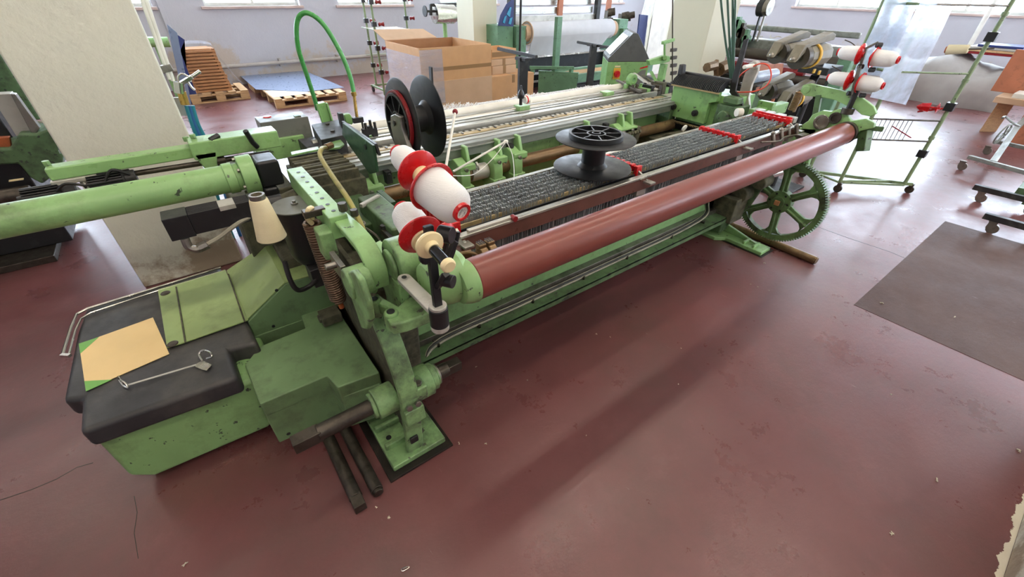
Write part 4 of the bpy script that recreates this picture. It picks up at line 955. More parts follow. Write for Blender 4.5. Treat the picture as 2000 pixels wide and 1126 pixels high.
# left thread stand
LS = thing('thread_stand', 'black and grey thread stand at the near end of the loom carrying white cones', 'stand', (.40, .84, .80))
def S_(name, b, mt, par=None, bev=.002, **k): return mk(name, b, mt, par or LS, bev, **k)
pb = at(855, 597, Y=.84)
b = MB(); b.cyl((pb.x, .84, .915), (pb.x, .84, .975), .027, n=32); S_('stand_sleeve', b, 'black')
b = MB(); b.cyl((pb.x, .84, .899), (pb.x, .84, .916), .0265, n=32); b.cyl((pb.x, .84, .975), (pb.x, .84, .985), .025, n=32); S_('sleeve_collar', b, 'grey_light')
b = MB(); q = at(790, 545, Z=.955); d = (V((pb.x, .84, .955))-q); b.bar(q, q+d, .042, .016); b.cyl(q-V((0, 0, .008)), q+V((0, 0, .008)), .021, n=24); fa = S_('foot_arm', b, 'grey_light', bev=.003)
c = MB(); c.cyl(q+V((0, 0, .008)), q+V((0, 0, .0095)), .008); mk('arm_hole', c, 'black', fa, 0)  # black disc paints the shade in the foot arm's hole
b = MB(); px0 = V((pb.x, .84, .98)); px1 = at(836, 440, Y=.86); b.bar(px0, px1, .024, .018, (0, 1, 0)); S_('stand_post', b, 'black', bev=.003)
b = MB(); k1 = at(862, 545, Y=.83); b.cyl(k1, k1+V((.02, -.03, 0)), .018, n=18); k2 = at(858, 455, Y=.85); b.cyl(k2, k2+V((.02, -.03, 0)), .022, n=18); S_('clamp_knob', b, 'black')
b = MB(); b.bar(at(855, 560, Y=.84), at(872, 535, Y=.80), .018, .014); b.bar(at(866, 520, Y=.84), at(890, 470, Y=.84), .016, .012); b.tube([at(x, y, Y=.85) for x, y in ((872, 525), (884, 495), (893, 465), (895, 452))], .006, 8); b.bar(at(866, 500, Y=.9), at(878, 455, Y=.9), .014, .01); S_('forked_arm', b, 'black')
b = MB(); b.lathe(at(827, 497, Y=.87), (0, -1, 0), [(0, .014), (.012, .02), (.02, .02), (.026, .014)], 14); S_('star_knob', b, 'black')
# cones
def ax3(a, Ya, c, Yc):
    p = at(*a, Y=Ya); q = at(*c, Y=Yc); return p, (q-p).normalized(), (q-p).length
p1, d1, l1 = ax3((839, 361), .905, (896, 409), .795)
p2, d2, l2 = ax3((821, 339), .955, (782, 303), 1.05)
p3, d3, l3_ = ax3((824, 463), .93, (792, 417), 1.03)
h_ = MB(); h_.cyl(p2-d2*.0, p1, .024, n=24); S_('cone_holder', h_, 'cream', None)
h_ = MB(); h_.cyl(p3-d3*.05, p3, .022, n=24); S_('cone_holder', h_, 'cream', None)
t = cone('large white thread cone in front of red flange, label on its tip', p1, d1, l1+.006, .053, .0235, label_disc=True)
flange(t, p1-d1*.002, d1, .064)
nz = d1; e1 = V((1, 0, 0)); e1 = (e1-nz*e1.dot(nz)).normalized(); e2 = nz.cross(e1)
if e2.z < 0: e2 = -e2
wd = (e1*.55+e2*.83).normalized(); wn = (e1*.83-e2*.55).normalized(); tipc = p1+nz*(l1+.006+.0074)
r6 = random.Random(2)
b = MB()
for off, l0, l1_ in ((-.0085, -.004, .007), (-.006, -.008, .009), (-.0035, -.010, .008), (.001, .003, .010), (.0065, -.001, .009), (.009, -.004, .003), (.007, -.011, -.005)):
    u = l0
    while u < l1_:
        w_ = r6.uniform(.0006, .0018); b.bar(tipc+wn*off+wd*u, tipc+wn*off+wd*min(u+w_, l1_), .0011, .0003, nz); u += w_+.0006
dk_ = mk1('printed_lines', b, 'grey_dark', t, 0)
t = cone('small white thread cone behind two red flanges, pointing away', p2, d2, l2+.01, .037, .02)
flange(t, p2, d2, .056)
t = cone('white thread cone below on the left, red flange toward the stand', p3, d3, l3_+.02, .046, .022)
flange(t, p3-d3*.003, d3, .062)
b = MB(); b.ring(p3-d3*.018, d3, .016, .036, .008, 30); mk('cone_ring', b, 'cream', t, .001)
pf = at(874, 462, Y=.97); t = thing('red_spool_flange', 'red plastic flange behind the stand beside the roller end', 'spool flange', tuple(pf)); flange(t, pf, (-.2, 1, 0), .040)
# waste bobbin: cream disc, black tube, cream knob
p = at(837, 476, Y=.80); q = at(878, 521, Y=.70)
d = (q-p).normalized(); t = thing('bobbin', 'empty black bobbin with cream disc and cream end knob', 'bobbin', tuple(p))
b = MB(); b.lathe(p, d, [(0, .012), (.0, .034), (.006, .036), (.010, .034), (.014, .018), (.028, .016)], 36); mk('bobbin_disc', b, 'cream', t, 0)
b = MB(); b.cyl(p+d*.022, q-d*.012, .0135, n=28); mk('bobbin_tube', b, 'black_gloss', t, .001)
b = MB(); b.lathe(q-d*.016, d, [(0, .013), (.004, .0175), (.014, .0175), (.018, .014)], 30); mk('end_knob', b, 'cream', t, .001)
# right thread stand
RS = thing('thread_stand', 'thread stand at the far end of the loom carrying four cones', 'stand', (3.46, .92, .98))
bp = at(1653, 222, X=3.46)
b = MB(); b.cyl(bp-V((0, 0, .0)), bp+V((0, 0, .035)), .036, n=28); mk('stand_sleeve', b, 'steel_dark', RS, .002)
b = MB(); b.cyl(bp+V((0, 0, .03)), bp+V((0, 0, .15)), .016, n=20); mk('stand_tube', b, 'black_paint', RS, .001)
b = MB(); b.bar(at(1662, 190, X=3.46), at(1692, 95, X=3.46), .026, .016, (0, 1, 0)); b.bar(at(1668, 170, X=3.44), at(1680, 128, X=3.44), .014, .02); b.bar(at(1680, 100, X=3.45), at(1716, 82, X=3.45), .016, .012); b.bar(at(1664, 185, X=3.45), at(1676, 150, X=3.45), .016, .014, (0, 1, 0)); mk('stand_post', b, 'grey_paint', RS, .003)
b = MB()
for x, y in ((1655, 182), (1680, 186), (1698, 136), (1712, 88), (1676, 130)): pp = at(x, y, X=3.44); b.cyl(pp, pp+V((.02, -.02, 0)), .014)
mk('clamp_knob', b, 'black_paint', RS, .002)
for (x0, y0, x1, y1) in ((1650, 78, 1680, 100), (1625, 129, 1656, 155)):
    b = MB(); b.tube([at(x0, y0, X=3.46), at((x0+x1)/2, (y0+y1)/2-4, X=3.46), at(x1, y1, X=3.46)], .003, 6); mk('yarn_guide', b, 'steel_dark', RS, 0)
for (lab, zx, yb, sgn, pix) in (('white cone at the far stand, upper right, pointing to the camera side', 0, 0, -1, (1704, 112)), ('white cone at the far stand, upper left, behind its red flange', 0, 0, 1, (1684, 106)),
                             ('white cone at the far stand, lower right, above the roller end', 0, 0, -1, (1677, 161)), ('white cone at the far stand, lower left, pointing away', 0, 0, 1, (1662, 157))):
    p = at(*pix, X=3.45)
    t = cone(lab, p, (0, sgn, 0), .125, .045 if sgn < 0 else .042, .02, thread='cream_thread' if False else 'white_thread')
    flange(t, p-V((0, sgn*.002, 0)), (0, sgn, 0), .058)
# beige cone on its peg by the filter can
b0 = at(533, 468, Y=1.66); t0_ = at(503, 386, Y=1.66)
ax = (t0_-b0); Lc = ax.length; ax.normalize()
t = thing('thread_cone', 'cream thread cone standing beside the black filter can', 'thread cone', tuple(b0))
b = MB(); b.lathe(b0+ax*.008, ax, [(0, .048), (.004, .052), (Lc*.9, .031), (Lc*.93, .029)], 44); mk('thread_winding', b, 'cream_thread', t, 0)
b = MB(); b.lathe(b0, ax, [(0, .044), (.01, .05), (.0101, .03)], 36); b.ring(b0+ax*(Lc*.9), ax, .018, .0265, .03, 30); mk('cone_tube', b, 'steel', t, .001)
# tied yarn sticks
b = MB(); p = at(889, 218, Y=1.75); q = at(863, 375, Y=1.45); b.cyl(p, q, .006, n=8); P_('tie_rod', b, 'white', None, 0)
b = MB(); b.ball(p, .013); P_('rod_knot', b, 'red_dark', None, 0)
b = MB(); p = at(988, 276, Z=1.0); q = at(885, 335, Z=.93); b.cyl(p, q, .006, n=8); b.ball(p, .012, (1.2, 1, .8)); P_('tie_rod', b, 'white', None, 0)
b = MB(); b.tube([at(988, 277, Z=1.0), at(962, 310, Z=.97), at(930, 338, Z=.96), at(905, 343, Z=1.0), at(872, 342, Z=1.1)], .0018, 5); P_('loose_yarn', b, 'white_thread', None, 0)
b = MB(); b.tube([at(990, 277, Z=1.0), at(1000, 300, Z=.98), at(1004, 330, Z=.97), at(1003, 358, Z=.96)], .0018, 5); P_('loose_yarn', b, 'white_thread', None, 0)
# paper folder and tool on the black lid
zt = .4225
b = MB(); b.prism([at(x, y, Z=zt) for x, y in ((155, 672), (299, 620), (331, 691), (168, 762))], (0, 0, .0022)); fo = tag(mk('paper_folder', b, 'paper', None, 0), 'manila paper folder with green corners lying on the black lid', 'folder')
for q in (((154, 671), (193, 658), (157, 690)), ((165, 744), (219, 741), (168, 764))):
    c = MB(); c.prism([at(x, y, Z=zt+.0022) for x, y in q], (0, 0, .0012)); mk('folder_corner', c, 'paper_green', fo, 0, label='green corner')
tl = thing('hook_tool', 'flat steel drawing-in tool with curled ends on the black lid', 'tool', tuple(at(320, 735, Z=.422)))
b = MB(); b.bar(at(248, 752, Z=.43), at(383, 712, Z=.43), .009, .003); mk('tool_blade', b, 'grey_light', tl, .0005)
b = MB(); b.tube([at(x, y, Z=z) for x, y, z in ((231, 735, .436), (236, 742, .445), (245, 748, .44), (250, 756, .43), (242, 754, .427), (233, 742, .427))], .0035, 8); mk('tool_hook', b, 'steel_bright', tl, 0)
b = MB(); b.prism([at(x, y, Z=.428) for x, y in ((377, 714), (396, 704), (414, 712), (404, 724), (395, 722))], (0, 0, .002)); b.tube([at(x, y, Z=z) for x, y, z in ((395, 704, .43), (389, 692, .436), (396, 684, .446), (410, 688, .448), (414, 696, .44), (404, 700, .432))], .0045, 8); mk('tool_handle', b, 'steel_bright', tl, .0005)
# bars lying on the floor
b = MB(); b.bar((.035, 1.0, .024), (.035, 1.06, .024), .046, .046); b.cyl((.035, 1.05, .026), (.03, 1.85, .026), .0262, n=22)
tag(mk('steel_bar', b, 'steel_dark', None, .003), 'oily steel bar with squared end lying on the floor, outer of two', 'bar')
b = MB(); b.cyl((.115, 1.03, .025), (.10, 1.85, .025), .025, n=24); b.cyl((.115, 1.015, .025), (.115, 1.03, .025), .021, n=24)
tag(mk('steel_bar', b, 'steel_dark', None, .003), 'oily round steel bar on the floor next to the black base plate', 'bar')
b = MB(); b.cyl((3.50, .76, .03), (3.52, 1.7, .03), .03, n=22); b.cyl((3.499, .75, .03), (3.50, .76, .03), .026, n=22)
tag(mk('steel_bar', b, 'brown_pipe', None, .003), 'greasy brown bar on the floor under the big gear wheel', 'bar')
# lint scraps
r4 = random.Random(11)
scr = ((1163, 0, 0),)
for i, (x, y, s) in enumerate(((930, 716, .8), (1502, 567, .6), (1325, 750, .6), (1330, 680, .7), (1740, 770, .8), (1828, 936, 1.6), (1742, 1042, 1.2), (1722, 592, 1.8), (1865, 619, 1.4), (1990, 880, 1.6), (362, 1102, 1.3), (1466, 555, .7), (897, 865, 1.), (949, 866, .8), (1030, 742, .6), (735, 990, 1.), (760, 1010, 1.), (1145, 850, .5), (1493, 514, 1.2), (1480, 560, .6), (1165, 652, .8), (1192, 658, .8))):
    p = at(x, y, Z=0); b = MB()
    for k in range(3):
        a = r4.uniform(0, 6.28); l = .0065*s*r4.uniform(.6, 1.3); b.tube([p+V((-l*math.cos(a), -l*math.sin(a), .0015)), p+V((0, 0, .004*s)), p+V((l*math.cos(a+.6), l*math.sin(a+.6), .0015))], .0013*s, 5)
    names = {0: 'curl of off-white lint on the floor by the squared shaft end', 5: 'pale lint scrap on the floor toward the lower right corner', 6: 'pale lint scrap near the bottom right of the floor', 7: 'long pale lint scrap at the corner of the bare floor patch', 8: 'pale lint scrap on the bare floor patch', 9: 'white paper scrap at the right edge of the picture', 10: 'white lint thread at the bottom left of the floor', 18: 'lint caught beside the far green foot', 4: 'small curled scrap right of centre on the maroon floor'}
    tag(mk('lint_scrap', b, 'lint', None, 0), names.get(i, 'tiny off-white lint speck lying on the maroon floor'), 'lint', None if i in names else 'lint specks on the maroon floor')
p = at(792, 1110, Z=.003); b = MB(); b.tube([p+V((.008, .004, 0)), p+V((-.01, .008, 0)), p+V((-.014, .003, 0)), p+V((-.008, -.002, 0)), p+V((.01, -.004, 0)), p+V((.012, 0, 0)), p+V((-.006, .004, 0))], .0012, 6)
tag(mk('paper_clip', b, 'steel_bright', None, 0), 'small metal paper clip on the floor at the bottom edge', 'paper clip')
# ================================================================== BACKGROUND
def pallet(lab, x0, y0, x1, y1, z0=0, mt='wood', name='wooden_pallet', slats=7):
    """slats run along y, bearers along x"""
    t = thing(name, lab, 'pallet', ((x0+x1)/2, (y0+y1)/2, z0))
    n = slats; w = (x1-x0)/(n*1.45)
    for i in range(n):
        x = x0+(x1-x0-w)*i/(n-1); b = MB(); b.box((x, y0, z0+.122), (x+w, y1, z0+.144)); mk('top_board', b, mt, t, .003)
    for y in (y0, (y0+y1)/2-.05, y1-.1):
        b = MB(); b.box((x0, y, z0+.10), (x1, y+.1, z0+.121)); mk('stringer_board', b, mt, t, .002)
        b = MB(); b.box((x0, y, z0), (x1, y+.1, z0+.02)); mk('bottom_board', b, mt, t, .002)
        for x in (x0, (x0+x1)/2-.07, x1-.14):
            b = MB(); b.box((x, y, z0+.021), (x+.14, y+.1, z0+.099)); mk('block', b, mt, t, .003)
    return t
pallet('pine pallet carrying the big blue-grey steel sheet by the back wall', 1.30, 8.12, 2.46, 8.92+.4)
b = MB(); b.prism([at(x, y, Z=.148) for x, y in ((470, 149), (592, 137), (672, 171), (600, 179), (500, 175))], (0, 0, .005))
tag(mk('steel_sheet', b, 'sheet_blue', None, 0), 'large flat blue-grey steel sheet lying on the pine pallet', 'metal sheet')
b = MB(); b.box((1.32, 8.3, .1441), (1.9, 8.9, .1468)); tag(mk('foam_sheet', b, 'white', None, 0), 'white foam sheet peeking out under the blue steel sheet', 'sheet')
b = MB(); b.box((1.25, 9.6, 0), (1.35, 10.2, .146)); b.box((2.2, 9.6, 0), (2.3, 10.2, .146)); tag(mk('support_blocks', b, 'wood', None, 0), 'wooden blocks under the far edge of the steel sheet', 'wood block')
pallet('pallet under the tall stack of wooden frames by the back wall', .22, 9.18, 1.10, 9.98, 0, 'wood', slats=5)
# stack of wooden frames
for i in range(13):
    zz = .146+i*.049; dx = r4.uniform(-.012, .012); x0 = .34+dx-.006*i*.6; x1 = .88+dx-.005*i
    b = MB()
    b.box((x0, 9.3, zz), (x1, 9.345, zz+.030)); b.box((x0, 9.75, zz), (x1, 9.795, zz+.030)); b.box((x0, 9.345, zz), (x0+.05, 9.75, zz+.030)); b.box((x1-.05, 9.345, zz), (x1, 9.75, zz+.030)); b.box((x0+.06, 9.34, zz+.03), (x1-.06, 9.74, zz+.0485)); b.box((x0+.0, 9.31, zz+.03), (x0+.05, 9.36, zz+.0485)); b.box((x1-.05, 9.31, zz+.03), (x1, 9.36, zz+.0485))
    f = tag(mk('wooden_tray', b, 'wood_dark', None, .003), 'flat orange-brown wooden tray frame in the stack beside the blue board', 'frame', 'wooden frames stacked on the pallet')
b = MB()
xs = [.33, .50, .68, .80, .86, .98, 1.06]; zs = [.845, .87, .865, .83, .62, .36, .20]
for i in range(6):
    b.add([(xs[i], 9.28, zs[i]), (xs[i+1], 9.28, zs[i+1]), (xs[i+1]+.02, 9.55, zs[i+1]+.015), (xs[i]+.01, 9.55, zs[i]+.02), (xs[i+1]+.01, 9.85, zs[i+1]-.01), (xs[i], 9.85, zs[i]-.01)], [(0, 1, 2, 3), (3, 2, 4, 5)])
tag(mk('plastic_cover', b, 'film_strong', None, 0), 'crumpled clear plastic draped over the wooden frame stack', 'plastic sheet')
b = MB(); q = [at(x, y, Y=9.2) for x, y in ((326, 47), (346, 64), (353, 152), (338, 150))]; q[2].z = q[3].z = 0; b.prism(q, (0, .02, 0)); 
tag(mk('leaning_board', b, 'sheet_blue', None, .002), 'tall pale blue-grey board standing left of the frame stack', 'board')
b = MB(); q = [at(x, y, Y=9.25) for x, y in ((347, 68), (361, 78), (352, 100), (372, 152), (378, 168), (352, 160))]; q[4].z = q[5].z = 0; q[3].z = .3; b.prism(q, (0, .02, 0))
tag(mk('leaning_board', b, 'navy', None, .002), 'navy blue board between the pale board and the frame stack', 'board')
b = MB(); b.cyl(at(284, 82, Y=9.9), at(330, 82, Y=9.9), .075, n=20); q_ = at(305, 82, Y=9.9); b.cyl((q_.x, 9.9, 0), (q_.x, 9.9, q_.z), .05); tag(mk('green_drum', b, 'green', None, .004), 'green cylinder end seen behind the big plaster column', 'drum')
# sprayer rods, regulator and blue hoses by the column
rg = thing('air_regulator', 'air supply rods with brass regulator beside the big plaster column', 'air regulator', tuple(at(350, 190, Y=3.75)))
Yr = 3.75
for a_, b_ in (((271, -20), (332, 155)), ((279, -20), (338, 158))):
    b = MB(); b.cyl(at(*a_, Y=Yr), at(*b_, Y=Yr), .012, n=12); mk('supply_rod', b, 'white', rg, 0)
b = MB(); b.bar(at(316, 135, Y=Yr), at(336, 131, Y=Yr), .04, .04, (0, 1, 0)); mk('rod_clamp', b, 'steel', rg, .003)
b = MB(); b.cyl(at(349, 160, Y=Yr), at(352, 182, Y=Yr), .03, n=18); b.tube([at(x, y, Y=Yr) for x, y in ((350, 163), (348, 150), (356, 144), (368, 150), (374, 160))], .006, 8); b.bar(at(352, 164, Y=Yr), at(375, 150, Y=Yr), .04, .022); b.cyl(at(375, 150, Y=Yr), at(391, 139, Y=Yr), .011, n=12); b.tube([at(x, y, Y=Yr) for x, y in ((366, 158), (374, 170), (381, 176))], .008, 8); mk('spray_valve', b, 'steel_bright', rg, .002)
b = MB(); b.cyl(at(354, 178, Y=Yr), at(362, 204, Y=Yr), .026, n=16); mk('brass_valve', b, 'brass', rg, .002)
b = MB(); b.bar(at(340, 190, Y=Yr+.05), at(352, 226, Y=Yr+.05), .10, .02, (0, 1, 0)); mk('mount_plate', b, 'grey_light', rg, .003)
for k, mt in enumerate(('hose_teal', 'hose_blue', 'hose_teal')):
    b = MB(); b.tube([at(x, y, Y=Yr-.0) for x, y in ((364+6*k, 206), (376+6*k, 245), (392+9*k, 285), (410+14*k, 330), (430+17*k, 400), (462+15*k, 480), (492+12*k, 560))], .0125, 8); mk('supply_hose', b, mt, rg, 0)
# thread stand on castors by the back wall
def rack(lab, posts, Y, top, bars, casters, knobs):
    pass
rk = thing('yarn_rack', 'wheeled yarn rack with red knobs standing by the back wall', 'rack', (3.14, 8.2, 0))
for (xt, yt, xb, yb, Y) in ((707, -10, 735, 165, 8.55), (731, -10, 752, 188, 7.75), (786, -10, 796, 60, 8.9)):
    b = MB(); p = at(xt, yt, Y=Y); q = at(xb, yb, Y=Y); b.cyl((q.x, Y, .09), (q.x+.0, Y, 1.75), .018, n=12); g = mk('rack_post', b, 'green_rack', rk, 0)
    for zc in (.42, .78, 1.12, 1.42):
        c = MB(); c.box((q.x-.035, Y-.03, zc), (q.x+.035, Y+.03, zc+.07)); mk('post_clamp', c, 'black', g, .003)
        c = MB(); c.lathe((q.x+.05, Y-.05, zc+.035), (1, -.2, 0), [(0, .01), (.01, .035), (.05, .02), (.09, .035), (.10, .01)], 8); mk('red_knob', c, 'red_dark', g, .001)
b = MB()
for Y in (7.75, 8.55): b.box((3.08, Y-.015, .10), (3.75, Y+.015, .13))
b.box((3.10, 7.75, .10), (3.13, 8.6, .13)); b.box((3.10, 7.75, 1.05), (3.115, 8.6, 1.06)); b.box((3.10, 7.9, .60), (3.75, 7.915, .61)); b.box((3.1, 8.55, .62), (3.75, 8.565, .63)); mk('rack_base', b, 'green_rack', rk, .003)
b = MB()
for i in range(12): b.cyl((3.15+.05*i, 8.0, 1.05), (3.15+.05*i, 8.5, 1.05), .004, n=6)
b.cyl((3.12, 8.0, 1.05), (3.75, 8.0, 1.05), .006, n=6); b.cyl((3.12, 8.5, 1.05), (3.75, 8.5, 1.05), .006, n=6); mk('wire_shelf', b, 'white', rk, 0)
for x, y in ((3.13, 8.58), (3.13, 7.75), (3.7, 7.75)):
    c = MB(); c.cyl((x-.015, y, .045), (x+.015, y, .045), .045, n=20); c.box((x-.02, y-.02, .05), (x+.02, y+.02, .105)); mk('castor', c, 'black', rk, .003)
# big open carton on a pallet, wrapped in film
bt = thing('cardboard_box', 'big open brown cardboard box wrapped in clear film behind the loom', 'box', (3.6, 6.6, .15))
bx0, by0, zt_ = at(818, 95, Y=6.0).x, 6.0, at(818, 95, Y=6.0).z
bx1 = at(959, 88, Y=6.0).x; by1 = 7.15
pallet('orange-brown pallet under the big open cardboard box', bx0-.02, by0, bx1+.02, by1, 0, 'wood_dark', slats=6)
b = MB(); t_ = .012
b.box((bx0, by0, .147), (bx1, by0+t_, zt_)); mk('front_wall', b, 'card', bt, .002)
b = MB(); b.box((bx0, by1-t_, .147), (bx1, by1, zt_)); mk('back_wall', b, 'card_dark', bt, .002)
b = MB(); b.box((bx0, by0+t_, .147), (bx0+t_, by1-t_, zt_)); mk('side_wall', b, 'card', bt, .002)
b = MB(); b.box((bx1-t_, by0+t_, .147), (bx1, by1-t_, zt_)); mk('side_wall', b, 'card', bt, .002)
b = MB(); b.box((bx0+t_, by0+t_, .147), (bx1-t_, by1-t_, .16)); mk('box_floor', b, 'card_dark', bt, 0)
b = MB(); zc = zt_-.36*(zt_-.147); b.box((bx0+.2, by0-.002, zc), (bx1, by0, zc+.05)); mk('tape_strip', b, 'tape', bt, 0)
b = MB(); b.box((bx0-.006, by0-.006, .147), (bx1+.006, by0, .147+.40)); b.box((bx1, by0, .147), (bx1+.006, by1, .147+.4)); mk('lower_sleeve', b, 'card_light', bt, .001)
b = MB(); b.prism([(bx0, by1, zt_), (bx1-.3, by1, zt_), (bx1-.38, by1+.3, zt_+.10), (bx0-.05, by1+.28, zt_+.12)], (0, 0, .01)); mk('top_flap', b, 'card_light', bt, .001)
b = MB(); b.prism([(bx0, by0, zt_), (bx0, by1, zt_), (bx0-.30, by1-.1, zt_-.02)], (0, 0, .01)); b = MB(); b.box((bx0-.008, by0-.008, .25), (bx0-.004, by1+.004, zt_-.1)); b.box((bx0-.004, by0-.010, .25), (bx0+.35, by0-.007, zt_-.02)); mk('stretch_film', b, 'film_strong', bt, 0)
# smaller cartons
def carton(lab, x0, y0, x1, y1, z0, z1, mt='card'):
    t = thing('cardboard_box', lab, 'box', ((x0+x1)/2, (y0+y1)/2, z0))
    b = MB(); b.box((x0, y0, z0), (x1, y1, z1)); mk('box_body', b, mt, t, .004)
    b = MB(); b.box(((x0+x1)/2-.03, y0-.001, z1-.12), ((x0+x1)/2+.03, y0, z1)); b.box(((x0+x1)/2-.03, y0, z1), ((x0+x1)/2+.03, y1, z1+.001)); mk('tape_strip', b, 'tape', t, 0)
    b = MB(); b.box((x0+.01, (y0+y1)/2-.003, z1), (x1-.01, (y0+y1)/2+.003, z1+.0015)); mk('lid_seam', b, 'card_dark', t, 0); return t
q = at(962, 150, Y=6.3); r = at(1043, 142, Y=6.3)
carton('low cardboard box on the floor right of the big open box', max(bx1+.04, at(960, 150, Y=6.2).x), 6.2, at(1043, 143, Y=6.2).x-.0, 6.9, 0, at(1000, 146, Y=6.2).z)
zb_ = at(1000, 146, Y=6.2).z
xa = max(bx1+.04, at(962, 140, Y=6.35).x); xb = at(1008, 130, Y=6.35).x; ztop = at(985, 96, Y=6.35).z
carton('pale flattened carton between the low box and the open carton', xa, 6.35, xb, 6.85, zb_+.002, zb_+(ztop-zb_)*.35, 'card_light')
carton('second pale carton in the stack right of the big box', xa-.01, 6.36, xb, 6.86, zb_+(ztop-zb_)*.36, zb_+(ztop-zb_)*.62, 'card_light')
z3 = zb_+(ztop-zb_)*.63
ot = thing('cardboard_box', 'small open-topped carton on top of the stack by the pillar', 'box', ((xa+xb)/2, 6.6, z3))
b = MB(); b.box((xa, 6.36, z3), (xb, 6.37, ztop)); b.box((xa, 6.85, z3), (xb, 6.86, ztop)); b.box((xa, 6.37, z3), (xa+.01, 6.85, ztop)); b.box((xb-.01, 6.37, z3), (xb, 6.85, ztop)); b.box((xa+.01, 6.37, z3), (xb-.01, 6.85, z3+.01)); mk('box_body', b, 'card', ot, .001)
b = MB(); b.box((xa, 6.355, z3+.03), (xb, 6.36, z3+.10)); mk('tape_strip', b, 'tape', ot, 0)
# black T stands behind the loom and a heap of dark cloth
for lab, pc, pe, Y in (('black T-shaped stand with slanted top bar left of the beam loom', (1022, 112), ((973, 95), (1048, 111)), 4.4), ('black T-shaped stand next to the grey control console', (1160, 86), ((1128, 82), (1190, 93)), 5.1)):
    p = at(*pc, Y=Y); t = thing('tee_stand', lab, 'stand', (p.x, Y, 0))
    b = MB(); b.box((p.x-.065, Y-.02, .008), (p.x+.065, Y+.02, p.z)); mk('stand_post', b, 'black_paint', t, .004)
    b = MB(); b.box((p.x-.18, Y-.2, 0), (p.x+.18, Y+.2, .01)); mk('stand_foot', b, 'black_paint', t, .003)
    a_, b_ = at(*pe[0], X=p.x), at(*pe[1], X=p.x); b = MB(); b.bar(a_, b_, .035, .035); b.box((p.x-.05, Y-.1, p.z-.03), (p.x+.05, Y+.1, p.z+.0)); mk('top_bar', b, 'black_paint', t, .003)
b = MB()
nx, ny = 26, 12; r5 = random.Random(4)
gv = [[(2.75+1.6*i/nx, 3.5+.60*j/ny+.05*math.sin(i*.9), max(.002, .62*min(1, 3*min(j/ny, 1-j/ny)+.15)*min(1, 4*min(i/nx, 1-i/nx)+.1)+.05*math.sin(i*1.3+j)+r5.uniform(-.03, .03))) for j in range(ny+1)] for i in range(nx+1)]
vs = [[b.bm.verts.new(v) for v in row] for row in gv]
for i in range(nx):
    for j in range(ny): b.bm.faces.new((vs[i][j], vs[i+1][j], vs[i+1][j+1], vs[i][j+1]))
bot = [vs[i][0] for i in range(nx+1)]+[vs[nx][j] for j in range(1, ny+1)]+[vs[i][ny] for i in range(nx-1, -1, -1)]+[vs[0][j] for j in range(ny-1, 0, -1)]
for v in bot: v.co.z = 0
tag(mk('cloth_heap', b, 'cloth_black', None, 0, ang=80), 'heap of black cloth on the floor behind the loom at the black stand', 'cloth')
# control console
ct = thing('control_console', 'green and grey control console with red rotary switch at the far end', 'control console', (4.7, 4.05, 0))
A, B_ = V((4.43, 3.92, 0)), V((4.90, 3.66, 0)); dd = V((.36, .42, 0))
def quad(z): return [(p.x, p.y, z) for p in (A, B_, B_+dd, A+dd)]
b = MB(); b.prism(quad(0), (0, 0, .95)); cbx = mk('console_cabinet', b, 'green_clean', ct, .006)
b = MB(); e = (B_-A); nrm = V((e.y, -e.x, 0)).normalized()
pr_ = [A+V((0, 0, .952)), A+dd*1.02+V((0, 0, 1.06)), A+dd*1.02+e*.30+V((0, 0, 1.06))]
bm = b
pts = [(0, 0, .951), (1, 0, .951), (1, 0, .97), (.80, 0, 1.12), (.62, 0, 1.25), (.5, 0, 1.255), (0, 0, .99)]
b.prism([A+e*u+V((0, 0, z)) for u, _, z in pts], dd*1.03); gp = mk('console_head', b, 'grey_dark', ct, .006)
c = MB(); c.prism([A+e*.04+dd*.1+V((0, 0, 1.016)), A+e*.42+dd*.1+V((0, 0, 1.215)), A+e*.42+dd*.95+V((0, 0, 1.215)), A+e*.04+dd*.95+V((0, 0, 1.016))], V((-.25, .0, .6))*.01); mk('key_panel', c, 'grey_light', gp, .001)
def onf(u, z, o=.003): return A+e*u+nrm*o+V((0, 0, z))
b = MB(); b.prism([onf(.16, .76), onf(.33, .76), onf(.33, .885), onf(.16, .885)], nrm*.004); sw = mk('switch_plate', b, 'yellow', ct, .002)
b = MB(); b.cyl(onf(.245, .82), onf(.245, .82, .035), .038, n=28); b.prism([onf(.215, .80, .036), onf(.245, .79, .036), onf(.275, .84, .036), onf(.245, .85, .036)], nrm*.012); mk('rotary_switch', b, 'red', sw, .002)
b = MB(); b.prism([onf(.18, .895), onf(.31, .895), onf(.31, .91), onf(.18, .91)], nrm*.002); mk('switch_label', b, 'cream', ct, 0)
b = MB(); b.prism([onf(.02, .66), onf(.24, .66), onf(.24, .672), onf(.02, .672)], nrm*.002); mk('name_strip', b, 'cream', ct, 0)
b = MB(); b.cyl(onf(.12, .60), onf(.12, .60, .006), .014); mk('key_lock', b, 'black', ct, 0)
b = MB(); b.prism([onf(.18, .50), onf(.95, .50), onf(.95, .86), onf(.85, .86), onf(.20, .62)], nrm*.003); mk('grey_flash', b, 'grey_paint', ct, 0)
b = MB(); b.prism([onf(.78, .87), onf(.97, .89), onf(.97, .91), onf(.80, .885)], nrm*.004); mk('red_mark', b, 'red', ct, 0)
